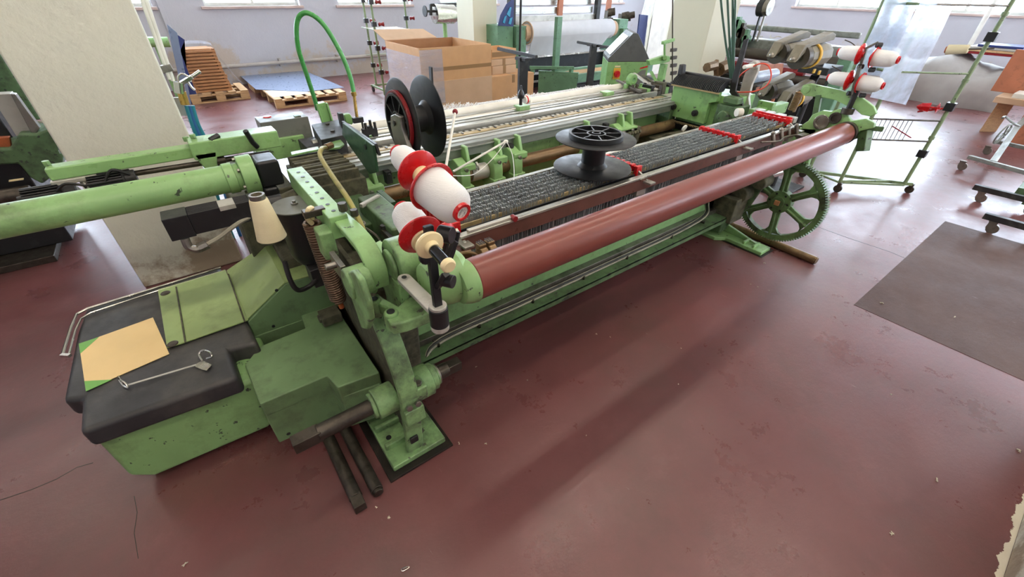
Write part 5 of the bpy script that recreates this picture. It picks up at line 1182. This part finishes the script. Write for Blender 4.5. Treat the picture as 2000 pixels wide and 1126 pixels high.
# leaning panels behind the console
for lab, pts, Y, mt in (('tall pale blue panel leaning by the cream pillar', ((1262, 112), (1280, 0), (1316, 0), (1290, 118)), 6.9, 'poly'), ('navy blue board leaning behind the console', ((1250, 28), (1266, 30), (1262, 88), (1246, 90)), 7.0, 'navy'), ('grey board standing behind the navy board', ((1262, 100), (1266, 40), (1284, 0), (1262, 0), (1246, 60)), 7.4, 'grey_light')):
    b = MB(); q = [at(x, y, Y=Y) for x, y in pts]; zmin = min(p.z for p in q); q = [V((p.x, p.y, p.z)) for p in q]
    for p in q:
        if p.z < zmin+.12: p.z = .0
    b.prism(q, (0, .03, 0)); tag(mk('leaning_plank', b, 'white' if mt == 'poly' else mt, None, .002), lab, 'board')
# beam loom in the background
Y2 = 7.0
lm = thing('beam_loom', 'background loom with a big white cloth beam and green side boxes', 'weaving loom', (6.7, 7.4, 0))
pL, pR = at(1030, 62, Y=Y2), at(1190, 58, Y=Y2); zR = pL.z-.02
b = MB(); b.cyl((pL.x, Y2, zR), (pR.x, Y2, zR), .175, n=48); mk('cloth_beam', b, 'cloth_white', lm, .01)
b = MB(); b.cyl((pL.x-.12, Y2, zR), (pL.x-.005, Y2, zR), .14, n=32); b.ring((pL.x-.02, Y2, zR), (1, 0, 0), .17, .185, .02, 40); mk('beam_end', b, 'card_light', lm, .004)
b = MB(); b.cyl((pR.x+.005, Y2, zR), (pR.x+.12, Y2, zR), .14, n=32); mk('beam_end', b, 'card_light', lm, .004)
b = MB(); b.prism([(pL.x, Y2-.17, zR-.05), (pR.x-.1, Y2-.17, zR-.05), (pR.x-.3, Y2-.02, zR-.38), (pL.x, Y2-.02, zR-.40)], (0, .01, 0)); mk('hanging_cloth', b, 'cloth_white', lm, 0)
x0 = at(972, 75, Y=6.95).x
b = MB(); b.box((x0, 6.95, .0), (x0+.34, 7.5, zR+.14)); b.box((x0+.37, 6.9, .0), (pL.x-.10, 7.5, zR+.12)); mk('side_box', b, 'green_back', lm, .006)
x1_ = at(1204, 60, Y=7.0).x
b = MB(); b.box((x1_, 6.95, .0), (x1_+.28, 7.4, zR+.16)); b.box((x1_+.05, 6.85, .2), (x1_+.2, 6.95, zR)); mk('side_box', b, 'green_back', lm, .01)
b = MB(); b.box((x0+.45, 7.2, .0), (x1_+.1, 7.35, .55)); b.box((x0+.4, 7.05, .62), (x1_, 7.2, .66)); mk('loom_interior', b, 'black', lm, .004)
for k, (z, y, hh, mt) in enumerate(((.585, 6.92, .03, 'steel_bright'), (.30, 6.9, .035, 'cloth_white'), (.16, 6.9, .03, 'grey_light'))):
    b = MB(); b.box((x0+.5, y, z), (x1_-.1, y+.05, z+hh)); mk('cross_rail', b, mt, lm, .003)
# heald frames and reed above
for k in range(4):
    b = MB(); z0 = 1.26+k*.135; b.box((pL.x-.15, 7.30+.06*k, z0), (pR.x-.25, 7.34+.06*k, z0+.11)); mk('heald_frame', b, 'alu', lm, .004)
b = MB(); b.box((pL.x-.1, 7.26, 1.10), (pR.x-.1, 7.3, 1.24)); mk('reed', b, 'grey_light', lm, .002)
b = MB(); b.box((pL.x-.1, 7.1, 1.055), (pR.x, 7.25, 1.09)); mk('shuttle_race', b, 'alu', lm, .003)
b = MB(); b.box((pL.x-.05, 7.15, 1.0), (pR.x, 7.22, 1.05)); mk('wood_rail', b, 'wood_panel', lm, .003)
for x in (pL.x+.95, pR.x+.12):
    b = MB(); b.box((x, 7.24, 1.23), (x+.12, 7.29, 1.9)); mk('wood_post', b, 'wood_panel', lm, .003)
b = MB()
for i in range(8): q = r5.uniform(pR.x-.2, pR.x+.9); z = r5.uniform(.9, 1.3); b.cyl((q, 7.2, z), (q+.1, 7.1, z+.03), r5.uniform(.03, .09), n=14); b.box((q, 7.2, z-.1), (q+.12, 7.3, z+.04))
mk('take_up_gears', b, 'steel_dark', lm, .004)
b = MB(); b.box((pL.x-.25, 7.2, 1.0), (pL.x-.12, 7.3, 1.9)); b.box((pR.x-.22, 7.2, 1.0), (pR.x-.12, 7.3, 1.9)); b.cyl((x0+.42, 6.85, .2), (x0+.42, 6.85, 1.9), .02); mk('side_post', b, 'black_paint', lm, .003)
# purple acrylic sign with turquoise flashes
b = MB(); pts = [at(x, y, Y=6.8) for x, y in ((973, 50), (978, 30), (990, 8), (1004, -4), (1003, 52))]; b.prism(pts, (0, .02, 0)); sg = mk('blue_guard', b, 'navy', lm, .002)
for pp in (((982, 44), (986, 32), (990, 30), (986, 46)), ((990, 28), (996, 14), (999, 14), (996, 34)), ((993, 46), (996, 36), (1001, 34), (998, 48))):
    b = MB(); b.prism([at(x, y, Y=6.79) for x, y in pp], (0, .008, 0)); mk('guard_window', b, 'glass_blue', sg, 0)
# green beam trolley in front of the background loom
tw = thing('beam_trolley', 'green beam trolley with an upright post in front of the background loom', 'trolley', (6.2, 6.3, 0))
tx0 = at(1042, 136, Y=6.3).x; tz = at(1042, 136, Y=6.3).z
p0 = at(1044, 134, Y=6.4); p1 = at(1091, 145, Y=6.05)
b = MB(); b.prism([(5.55, 6.55, 0.0), (6.02, 6.0, 0.0), (6.02, 6.0, .40), (5.55, 6.55, .40)], (.03, .03, 0)); b.prism([(6.02, 6.0, .40), (5.55, 6.55, .40), (5.60, 6.62, .40), (6.10, 6.05, .40)], (0, 0, .03)); mk('end_plate', b, 'green_back', tw, .006)
b = MB(); b.box((6.05, 6.02, .26), (8.2, 6.10, .40)); b.box((6.0, 6.5, .33), (8.2, 6.56, .42)); mk('trolley_rail', b, 'green_back', tw, .004)
b = MB(); b.box((6.1, 6.12, .36), (8.2, 6.48, .385)); mk('trolley_deck', b, 'wood', tw, .003)
p = at(1086, 118, Y=6.35); b = MB(); b.box((p.x-.05, 6.32, .42), (p.x+.06, 6.40, 1.27)); mk('trolley_post', b, 'green_back', tw, .004)
b = MB(); b.bar((p.x-.45, 6.55, .50), (p.x+.22, 6.1, .50), .05, .05); b.box((p.x-.42, 6.5, .40), (p.x-.36, 6.56, .5)); b.box((p.x+.16, 6.1, .40), (p.x+.22, 6.16, .5)); mk('cross_bar', b, 'green_back', tw, .004)
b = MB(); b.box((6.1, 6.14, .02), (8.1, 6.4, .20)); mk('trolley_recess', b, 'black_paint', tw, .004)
for k, (x, y, w_) in enumerate(((7.35, 6.0, .16), (7.28, 5.98, .2), (7.22, 5.96, .22))):
    b = MB(); b.box((x, 5.8, .0+k*.13), (x+w_, 5.98, .125+k*.13)); tag(mk('wood_block', b, 'wood_dark', None, .004), ('orange wooden block on the floor beneath two others', 'middle orange wooden block by the console', 'topmost orange wooden block by the console')[k], 'wood block')
# silver feeder on the wall behind
wf = thing('winding_unit', 'silver winding unit with black disc left of the middle pillar', 'winding unit', tuple(at(860, 25, Y=8.4)-V((0, 0, .3))))
b = MB(); b.cyl(at(848, 27, Y=8.4), at(885, 27, Y=8.4), .16, n=28); b.cyl(at(886, 27, Y=8.4), at(894, 27, Y=8.4), .13, n=28); mk('unit_drum', b, 'steel_bright', wf, .006)
b = MB(); b.bar(at(841, 8, Y=8.4), at(841, 30, Y=8.4), .05, .05, (0, 1, 0)); b.bar(at(841, 10, Y=8.4), at(892, 8, Y=8.4), .05, .05); b.cyl(at(829, 22, Y=8.4), at(831, 22, Y=8.4), .09, n=28); b.cyl(at(829, 22, Y=8.4), at(848, 22, Y=8.4), .02); mk('unit_arm', b, 'black_paint', wf, .004)
p = at(868, 40, Y=8.5); b = MB(); b.cyl((p.x, 8.5, 0), (p.x, 8.5, p.z), .04); mk('unit_post', b, 'green', wf, 0)
b = MB(); b.cyl((p.x-.35, 8.75, .55), (p.x+.6, 8.75, .55), .09, n=22); b.cyl((p.x, 8.75, 0), (p.x, 8.75, .5), .05, n=16); tag(mk('green_roller', b, 'green_back', None, .004), 'green roller behind the big open cardboard box', 'roller')
# yarn feeders on the far side
def feeder(lab, x, y, z, s=1., grp=None, band=True):
    t = thing('yarn_feeder', lab, 'yarn feeder', (x, y, z-.1), grp)
    b = MB(); b.lathe((x, y, z), (1, 0, 0), [(0, .045*s), (.01, .062*s), (.05*s, .064*s), (.055*s, .05*s)], 32); b.ring((x-.012, y, z), (1, 0, 0), .03*s, .066*s, .014, 32); mk('winding_ring', b, 'feeder_dark', t, .002)
    b = MB(); b.cyl((x-.05*s, y, z), (x, y, z), .016*s, n=18); b.ball((x-.07*s, y, z-.01), .02*s); mk('yarn_eye', b, 'steel', t, .001)
    b = MB(); b.lathe((x+.06*s, y, z), (1, 0, 0), [(0, .05*s), (.01, .062*s), (.22*s, .072*s), (.27*s, .066*s), (.30*s, .04*s)], 10); mk('motor_housing', b, 'feeder', t, .004)
    b = MB(); b.prism([(x-.09*s, y-.03*s, z-.02*s), (x-.04*s, y-.03*s, z+.07*s), (x+.30*s, y-.03*s, z+.125*s), (x+.36*s, y-.03*s, z+.11*s), (x+.36*s, y-.03*s, z+.08*s), (x+.05*s, y-.03*s, z+.06*s)], (0, .06*s, 0)); mk('feeder_arm', b, 'feeder', t, .006)
    if band:
        b = MB(); b.ring((x+.13*s, y, z), (1, 0, 0), .066*s, .0735*s, .025*s, 20); mk('yellow_band', b, 'yellow', t, .001)
    return t
p = at(1518, 104, Y=1.78); feeder('grey yarn feeder, farther of the upper two, right of the hoses', p.x, 1.78, p.z, 1.15, band=False)
p = at(1560, 112, Y=1.60); feeder('grey yarn feeder with yellow band, nearer of the upper two', p.x, 1.60, p.z, 1.25)
p = at(1497, 180, Y=1.88); feeder('grey yarn feeder below the white film roll, lower left', p.x, 1.88, p.z, 1.1, band=False)
p = at(1535, 196, Y=1.70); feeder('grey yarn feeder, lower right, behind the spring', p.x, 1.70, p.z, 1.1)
fs = thing('feeder_stand', 'black upright stand that holds the grey yarn feeders', 'stand', (4.45, 1.75, 0))
p = at(1592, 150, Y=1.72)
b = MB(); b.cyl((p.x, 1.72, .02), (p.x, 1.72, at(1605, 118, Y=1.72).z), .03, n=20); mk('stand_post', b, 'black_paint', fs, .002)
b = MB(); b.box((p.x-.25, 1.5, 0), (p.x+.25, 1.95, .02)); mk('stand_foot', b, 'black_paint', fs, .003)
b = MB(); b.box((p.x-.1, 1.60, at(1600, 135, Y=1.72).z-.03), (p.x+.22, 1.85, at(1600, 135, Y=1.72).z+.03)); cbk = mk('stand_bracket', b, 'black_paint', fs, .006)
for k in range(2):
    b = MB(); q = at(1591+10*k, 139+3*k, Y=1.58); b.box(q-V((.015, 0, .015)), q+V((.02, .01, .015))); mk('warning_sticker', b, 'yellow', cbk, 0)
b = MB(); b.bar(at(1560, 205, Y=1.66), at(1592, 150, Y=1.72), .07, .05); mk('stand_elbow', b, 'black_paint', fs, .006)
# reddish board and film-wrapped roll
b = MB(); q = [at(x, y, Y=2.55) for x, y in ((1478, 125), (1531, 124), (1524, 170), (1462, 182), (1468, 150))]; b.prism(q, (0, .03, 0)); b.box((q[2].x-.06, 2.551, 0), (q[2].x-.02, 2.579, q[2].z)); b.box((q[3].x+.02, 2.551, 0), (q[3].x+.06, 2.579, q[3].z)); bd = tag(mk('wood_board', b, 'wood_panel', None, .003), 'reddish board behind the grey pivot arm', 'board')
b = MB(); b.box((q[3].x, 2.6, 0), (q[1].x, 2.66, q[3].z)); tag(mk('board_rest', b, 'green_dark', None, .003), 'dull green rest under the reddish board', 'stand')
p = at(1470, 152, Y=2.38); q = at(1514, 142, Y=2.38)
b = MB(); b.cyl(p, (q.x, 2.38, p.z), .055, n=28); wr = tag(mk('film_roll', b, 'poly', None, .004), 'roll wrapped in pale plastic film beyond the grey pivot arm', 'roll')
b = MB(); b.cyl(((p.x+q.x)/2, 2.45, 0), ((p.x+q.x)/2, 2.45, p.z-.03), .03); b.box(((p.x+q.x)/2-.25, 2.3, p.z-.08), ((p.x+q.x)/2+.25, 2.5, p.z-.062)); tag(mk('roll_rest', b, 'steel_dark', None, .003), 'dark metal rest carrying the film-wrapped roll', 'stand')
b = MB(); p = at(1385, 132, Y=2.9)
b.cyl(at(1380, 132, Y=2.9), at(1396, 128, Y=2.9), .05, n=8); b.bar(at(1399, 118, Y=2.9), at(1399, 146, Y=2.9), .04, .04, (0, 1, 0)); b.cyl(at(1404, 136, Y=2.9), at(1422, 128, Y=2.9), .075, n=8); b.cyl((at(1399, 146, Y=2.9).x, 2.9, 0), at(1399, 146, Y=2.9), .03)
tag(mk('tension_device', b, 'brown_pipe', None, .004), 'brown tension device with two drums in front of the cream pillar', 'tension device')
# background loom at right rear
l3 = thing('warp_loom', 'background loom with dark rollers and green gears at the right rear', 'weaving loom', (7.2, 3.4, 0))
b = MB(); b.box((7.0, 2.2, .9), (7.25, 4.2, 1.12)); b.box((7.3, 2.3, 1.2), (7.36, 4.0, 1.27)); mk('loom_body', b, 'alu_grey', l3, .02)
b = MB(); b.cyl((6.9, 2.25, .95), (6.9, 4.1, .95), .07, n=24); b.cyl((6.85, 2.3, .72), (6.85, 4.1, .72), .06, n=24); b.cyl((7.1, 2.2, .55), (7.1, 4.1, .55), .08, n=24); mk('loom_roller', b, 'feeder_dark', l3, .004)
b = MB(); b.cyl((6.84, 2.6, .80), (6.84, 4.1, .80), .04, n=20); mk('red_roller', b, 'red_dark', l3, .003)
b = MB(); b.box((6.75, 2.1, 0), (7.4, 2.25, 1.05)); b.box((6.75, 4.1, 0), (7.4, 4.3, 1.25)); mk('loom_side', b, 'green_back', l3, .015)
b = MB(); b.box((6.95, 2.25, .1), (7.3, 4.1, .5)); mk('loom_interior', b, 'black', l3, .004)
for i in range(9):
    b = MB(); y = 3.55+.09*i; z = 1.12+.07*(i % 4); b.cyl((6.85, y, z), (6.95, y, z), .05+.02*(i % 3), n=16); b.box((6.85, y-.02, 1.0), (6.92, y+.03, z+.12)); mk('take_up_gear', b, ('green_back', 'steel_dark', 'red_dark')[i % 3] if i % 2 else 'green_back', l3, .004)
for i in range(2):
    b = MB(); q_ = at(1499-9*i, 14, X=6.9); y = q_.y; z = q_.z; b.cyl((6.9, y+.04, z), (6.9, y-.04, z), .10+.01*i, n=28); b.box((6.88, y-.01, 1.1), (6.92, y+.01, z)); mk('warp_disc', b, 'black' if i else 'steel', l3, .004)
# plastic sheets hanging from the right rack
rr = thing('yarn_rack', 'tall green wheeled yarn rack in front of the far right wall', 'rack', (5.5, 1.1, 0))
p1_ = V((5.24, 1.27, 0)); p2_ = V((5.72, .85, 0)); xx = at(1667, 135, Y=1.62).x
p3_ = V((at(1667, 135, Y=1.62).x, 1.62, 0))
for k, p in enumerate((p1_, p2_, p3_)):
    b = MB(); b.cyl((p.x, p.y, .09), (p.x, p.y, 2.05), .0165, n=14); po = mk('rack_post', b, 'green_rack', rr, 0)
    for zz in (.55, 1.05, 1.55):
        c = MB(); c.cyl((p.x, p.y, zz), (p.x, p.y, zz+.03), .023, n=14); mk('post_collar', c, 'green_rack', po, .002)
b = MB(); b.bar(p1_+V((0, 0, .09)), p2_+V((0, 0, .09)), .03, .02); dlt = (p2_-p1_).normalized(); b.bar(p1_+V((0, 0, .1)), V((5.66, .98, .1)), .028, .028)
b.bar(p2_+V((.0, 0, .1))-dlt*-.08, V((4.9+.35, 1.66, .1)), .03, .03); b.bar(p1_+V((0, 0, .09)), p3_+V((0, 0, .09)), .03, .02); mk('rack_base', b, 'green_rack', rr, .004)
cas = []
for (x, y) in ((5.80, .80), (p3_.x, 1.66), (5.2, 1.25)):
    c = MB(); c.cyl((x-.012, y, .038), (x+.012, y, .038), .038, n=20); c.box((x-.018, y-.018, .04), (x+.018, y+.018, .1)); mk('castor', c, 'steel_dark', rr, .003)
def cross(a_, b_, r, mt='green_rack'):
    b = MB(); b.cyl(a_, b_, r, n=10); mk('cross_bar', b, mt, rr, 0)
for zz, mt in ((.72, 'steel_dark'), (.53, 'steel_dark'), (1.12, 'green_rack'), (1.62, 'steel')): cross(p1_+V((0, 0, zz)), p2_+V((0, 0, zz)), .008, mt)
cross(p1_+V((0, 0, 1.12)), p3_+V((0, 0, 1.12)), .012); cross(p1_+V((0, 0, 1.62)), p3_+V((0, 0, 1.62)), .01)
b = MB()
for i in range(9): t_ = i/8; a_ = p1_.lerp(p2_, .1+.5*t_); b.cyl(a_+V((0, 0, .72)), a_+V((.0, -.0, .53)), .003, n=6)
mk('wire_panel', b, 'steel_bright', rr, 0)
b = MB(); b.bar(p1_.lerp(p2_, .35)+V((0, 0, .66)), p1_.lerp(p2_, .7)+V((0, 0, .56)), .02, .008); mk('rusty_strip', b, 'red_dark', rr, 0)
for (x, y, mt) in ((1955, 68, 0), (1852, 210, 1), (1797, 302, 0)):
    q = at(x, y, Y=.85); q.x = 5.72; c = MB(); c.box((5.685, .815, q.z-.035), (5.755, .885, q.z+.035)); mk('post_clamp', c, 'black', rr, .004)
q = at(1852, 210, Y=.85)
c = MB(); c.cyl(at(1848, 211, X=5.7), at(1792, 218, X=5.7), .008, n=8); c.lathe(at(1836, 212, X=5.7), V((-.1, .5, -.02)), [(0, .01), (.02, .055), (.035, .012), (.07, .01), (.075, .045), (.14, .035), (.17, .008)], 6); mk('red_tension_paddle', c, 'red', rr, .001)
p = at(1892, 96, X=5.72); q2 = at(1850, 97, X=5.72)
t = thing('thread_cone', 'cream cone on a peg of the right-hand rack', 'thread cone', tuple(p))
b = MB(); d = (q2-p).normalized(); b.lathe(p, d, [(0, .030), (.005, .034), ((q2-p).length, .040), ((q2-p).length+.002, .03)], 32); mk('thread_winding', b, 'cream_thread', t, 0)
b = MB(); b.ring(q2, d, .014, .026, .012, 24); mk('cone_tube', b, 'orange', t, 0)
b = MB(); b.cyl(p-d*.16, p, .006); mk('cone_peg', b, 'steel_dark', rr, 0)
def sheet(lab, pix, Y, X=None):
    b = MB(); 
    q = [at(x, y, Y=Y) for x, y in pix]
    n = 14
    rows = []
    for j in range(n+1):
        v = j/n; a_ = q[0].lerp(q[3], v); c_ = q[1].lerp(q[2], v); rows.append([b.bm.verts.new(a_.lerp(c_, i/n)+V((0, .008*math.sin(i*.9+j*.12)+.004*math.sin(j*.8), 0))) for i in range(n+1)])
    for j in range(n):
        for i in range(n): b.bm.faces.new((rows[j][i], rows[j][i+1], rows[j+1][i+1], rows[j+1][i]))
    o = mk('plastic_sheet', b, 'poly', None, 0); return tag(o, lab, 'plastic sheet')
sheet('pale bluish plastic sheet hanging between the rack posts, left strip', ((1738, -20), (1806, -20), (1728, 150), (1668, 142)), 1.42)
sheet('pale bluish plastic sheet hanging on the rack, right strip reaching down', ((1812, -20), (1880, -20), (1770, 205), (1700, 190)), 1.22)
# right wall things
ts = thing('covered_pile', 'pile of boards under a grey dust sheet along the far right wall', 'pile', (12.2, 2.6, 0))
b = MB(); n = 22
prof = [(11.4, 0), (11.35, .35), (11.5, .62), (11.9, .75), (12.5, .78), (12.8, .3), (12.8, 0)]
rows = []
for j in range(n+1):
    y = 1.1+3.0*j/n; rows.append([b.bm.verts.new((px_+.06*math.sin(j*.9+i), y, max(0, z*(1-.25*math.sin(j*.35+.5)**2)+(.03*math.sin(j*1.7+i*2) if z else 0)))) for i, (px_, z) in enumerate(prof)])
for j in range(n):
    for i in range(len(prof)-1): b.bm.faces.new((rows[j][i], rows[j][i+1], rows[j+1][i+1], rows[j+1][i]))
b.bm.faces.new(rows[0]); b.bm.faces.new(rows[-1][::-1]); mk('dust_sheet', b, 'cloth_grey', ts, 0, ang=80)
for k, (z, mt) in enumerate(((.80, 'red_dark'), (.84, 'wood'), (.88, 'grey_light'), (.92, 'navy'))):
    b = MB(); b.box((12.0, 1.0+.1*k, z), (12.6, 2.2-.1*k, z+.035)); mk('pile_board', b, mt, ts, .003)
wt = thing('work_bench', 'wooden bench with reddish panel and white box at the right edge', 'bench', (9.8, .9, 0))
pA = at(1930, 182, X=9.6)
b = MB(); b.box((9.5, .1, .42), (10.4, 1.0, .50)); mk('bench_top', b, 'card_light', wt, .006)
b = MB(); b.prism([(9.6, .95, 0), (9.8, .80, 0), (9.8, .80, .42), (9.6, .95, .42)], (.06, 0, 0)); b.box((9.6, .15, 0), (9.7, .25, .42)); b.box((10.2, .85, 0), (10.3, .95, .42)); mk('bench_leg', b, 'wood', wt, .005)
b = MB(); b.box((10.0, .2, .5), (10.06, 1.15, 1.05)); mk('bench_panel', b, 'wood_panel', wt, .005)
b = MB(); b.box((9.55, .15, .502), (9.95, .85, .56)); tag(mk('paper_stack', b, 'white', None, .004), 'white flat box lying on the wooden bench at the right', 'box')
b = MB(); b.box((9.25, .0, 0), (9.33, .6, .62)); tag(mk('wood_board', b, 'wood_panel', None, .004), 'orange-brown board standing at the right edge behind the trolley', 'board')
# steel trolleys on castors
tl = thing('steel_trolley', 'grey steel trolley frame with spoked handwheel at the right edge', 'trolley', (7.3, .2, 0))
def cast(x, y, par, mt='steel'):
    c = MB(); c.cyl((x-.014, y, .042), (x+.014, y, .042), .042, n=22); mk('castor_wheel', c, mt, par, .004)
    c = MB(); c.box((x-.022, y-.01, .04), (x-.017, y+.045, .10)); c.box((x+.017, y-.01, .04), (x+.022, y+.045, .10)); c.box((x-.022, y-.01, .095), (x+.022, y+.05, .105)); mk('castor_fork', c, 'steel', par, .001)
a1_ = at(1892, 306, Z=.16); a2_ = at(2010, 340, Z=.16)
b = MB(); b.bar(a1_, V((a2_.x, a2_.y-.1, .16)), .05, .04); b.bar(at(1938, 318, Z=.16), at(1985, 250, Z=.30), .06, .05); b.bar(at(1985, 250, Z=.30), at(2010, 225, Z=.36), .06, .06); b.bar(at(1945, 276, Z=.2), at(2010, 290, Z=.2), .05, .04); mk('trolley_frame', b, 'alu_grey', tl, .004)
b = MB(); wc = at(1960, 262, Z=.35); ax_ = V((.2, 1, .1)); b.ring(wc, ax_, .105, .12, .015, 32)
for i in range(5):
    an = i*2*PI/5; o1 = ax_.normalized().orthogonal().normalized(); o2 = ax_.normalized().cross(o1); b.bar(wc, wc+(o1*math.cos(an)+o2*math.sin(an))*.11, .012, .01)
b.cyl(wc, wc+V((.25, .0, .02)), .015); mk('hand_wheel', b, 'alu_grey', tl, .002)
b = MB(); b.tube([at(1958, 230, Z=.45), at(1964, 228, Z=.45), at(1978, 240, Z=.42), at(1990, 246, Z=.38)], .012, 8); mk('trolley_crank', b, 'alu_grey', tl, 0)
cast(a1_.x+.02, a1_.y, tl); cast(at(1935, 286, Z=.1).x, at(1935, 286, Z=.1).y, tl); cast(a2_.x-.1, a2_.y-.05, tl)
b = MB(); q = at(1995, 368, Z=.15); b.box(q-V((.15, .12, .02)), q+V((.1, .02, .04))); b.box(q-V((.15, .12, .1)), q-V((.1, .07, .02))); mk('green_plate', b, 'green_dark', tl, .004)
for lab, p1, p2 in (('black bar trolley on castors, farther of two at the right edge', (1902, 364), (2030, 398)), ('black bar trolley on castors, nearer of two at the right edge', (1922, 420), (2040, 448))):
    a_ = at(*p1, Z=.13); c_ = at(*p2, Z=.13); c_.x = a_.x; t = thing('bar_trolley', lab, 'trolley', (a_.x, (a_.y+c_.y)/2, 0))
    b = MB(); b.bar(a_, c_, .05, .05); b.bar(V((a_.x, c_.y, .13)), V((a_.x+.5, c_.y, .13)), .05, .05); mk('trolley_bar', b, 'black_paint', t, .003)
    cast(a_.x, a_.y-.10, t, 'steel'); cast(a_.x, c_.y+.02, t)
# loom behind the big column on the left
l4 = thing('side_loom', 'dark green loom partly hidden behind the big plaster column', 'weaving loom', (-1.6, 4.6, 0))
def Q(pix, Y): return [at(x, y, Y=Y) for x, y in pix]
b = MB(); b.prism(Q(((-60, 95), (0, 100), (62, 200), (82, 235), (-60, 235)), 5.0), (0, .3, 0)); b.box((-3.4, 4.9, 1.15), (-.95, 5.3, 1.45)); mk('loom_cover', b, 'green_dark', l4, .02)
b = MB(); b.prism(Q(((20, 290), (36, 262), (70, 262), (98, 250), (110, 262), (124, 300), (122, 330), (82, 360), (60, 348), (36, 320), (-40, 325), (-40, 292)), 4.2), (0, .35, 0)); mk('loom_side', b, 'green_dark', l4, .015)
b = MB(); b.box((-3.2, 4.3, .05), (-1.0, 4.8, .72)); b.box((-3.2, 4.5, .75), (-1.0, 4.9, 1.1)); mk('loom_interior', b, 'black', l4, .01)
b = MB(); b.prism(Q(((-20, 185), (20, 183), (62, 260), (70, 258), (62, 264), (32, 266), (-4, 210)), 4.3), (0, .10, 0)); mk('cream_post', b, 'grey_light', l4, .006)
b = MB(); b.prism(Q(((20, 183), (30, 184), (78, 250), (70, 262), (62, 262)), 4.25), (0, .06, 0)); mk('perforated_strip', b, 'steel', l4, .004)
b = MB()
for x in range(26): q = at(60+x*1.5, 235+x*.1, Y=4.7); b.bar(q, q+V((.01, 0, -.06)), .012, .006)
mk('brush_strip', b, 'lint', l4, 0)
b = MB(); b.prism(Q(((-20, 270), (18, 268), (22, 288), (-20, 292)), 4.25), (0, .05, 0)); mk('orange_panel', b, 'orange', l4, .004)
b = MB(); b.prism(Q(((98, 240), (112, 252), (126, 298), (116, 300)), 4.15), (0, .3, 0)); mk('clear_guard', b, 'film_strong', l4, 0)
b = MB(); b.box((-2.9, 4.1, 0), (-1.1, 4.6, .05)); b.cyl((-2.6, 4.15, .5), (-1.0, 4.15, .5), .05); mk('loom_base', b, 'steel_dark', l4, .005)
b = MB(); b.prism(Q(((17, 352), (46, 348), (46, 351), (17, 355)), 4.1), (0, .01, 0)); mk('name_strip', b, 'cream', l4, 0)
# faint marks chalked on the grey roll of the rear loom
b = MB()
def scr(pts): b.tube([at(x, y, X=6.98) for x, y in pts], .006, 5)
scr(((1450, 57), (1460, 60), (1468, 64))); scr(((1462, 61), (1461, 69)))
scr(((1474, 65), (1472, 71), (1478, 72), (1482, 69), (1486, 72), (1490, 70))); scr(((1506, 68), (1504, 73), (1512, 74), (1518, 71), (1526, 73)))
mk1('chalk_mark', b, 'white', l3, 0)
SC.view_settings.exposure = 0.88
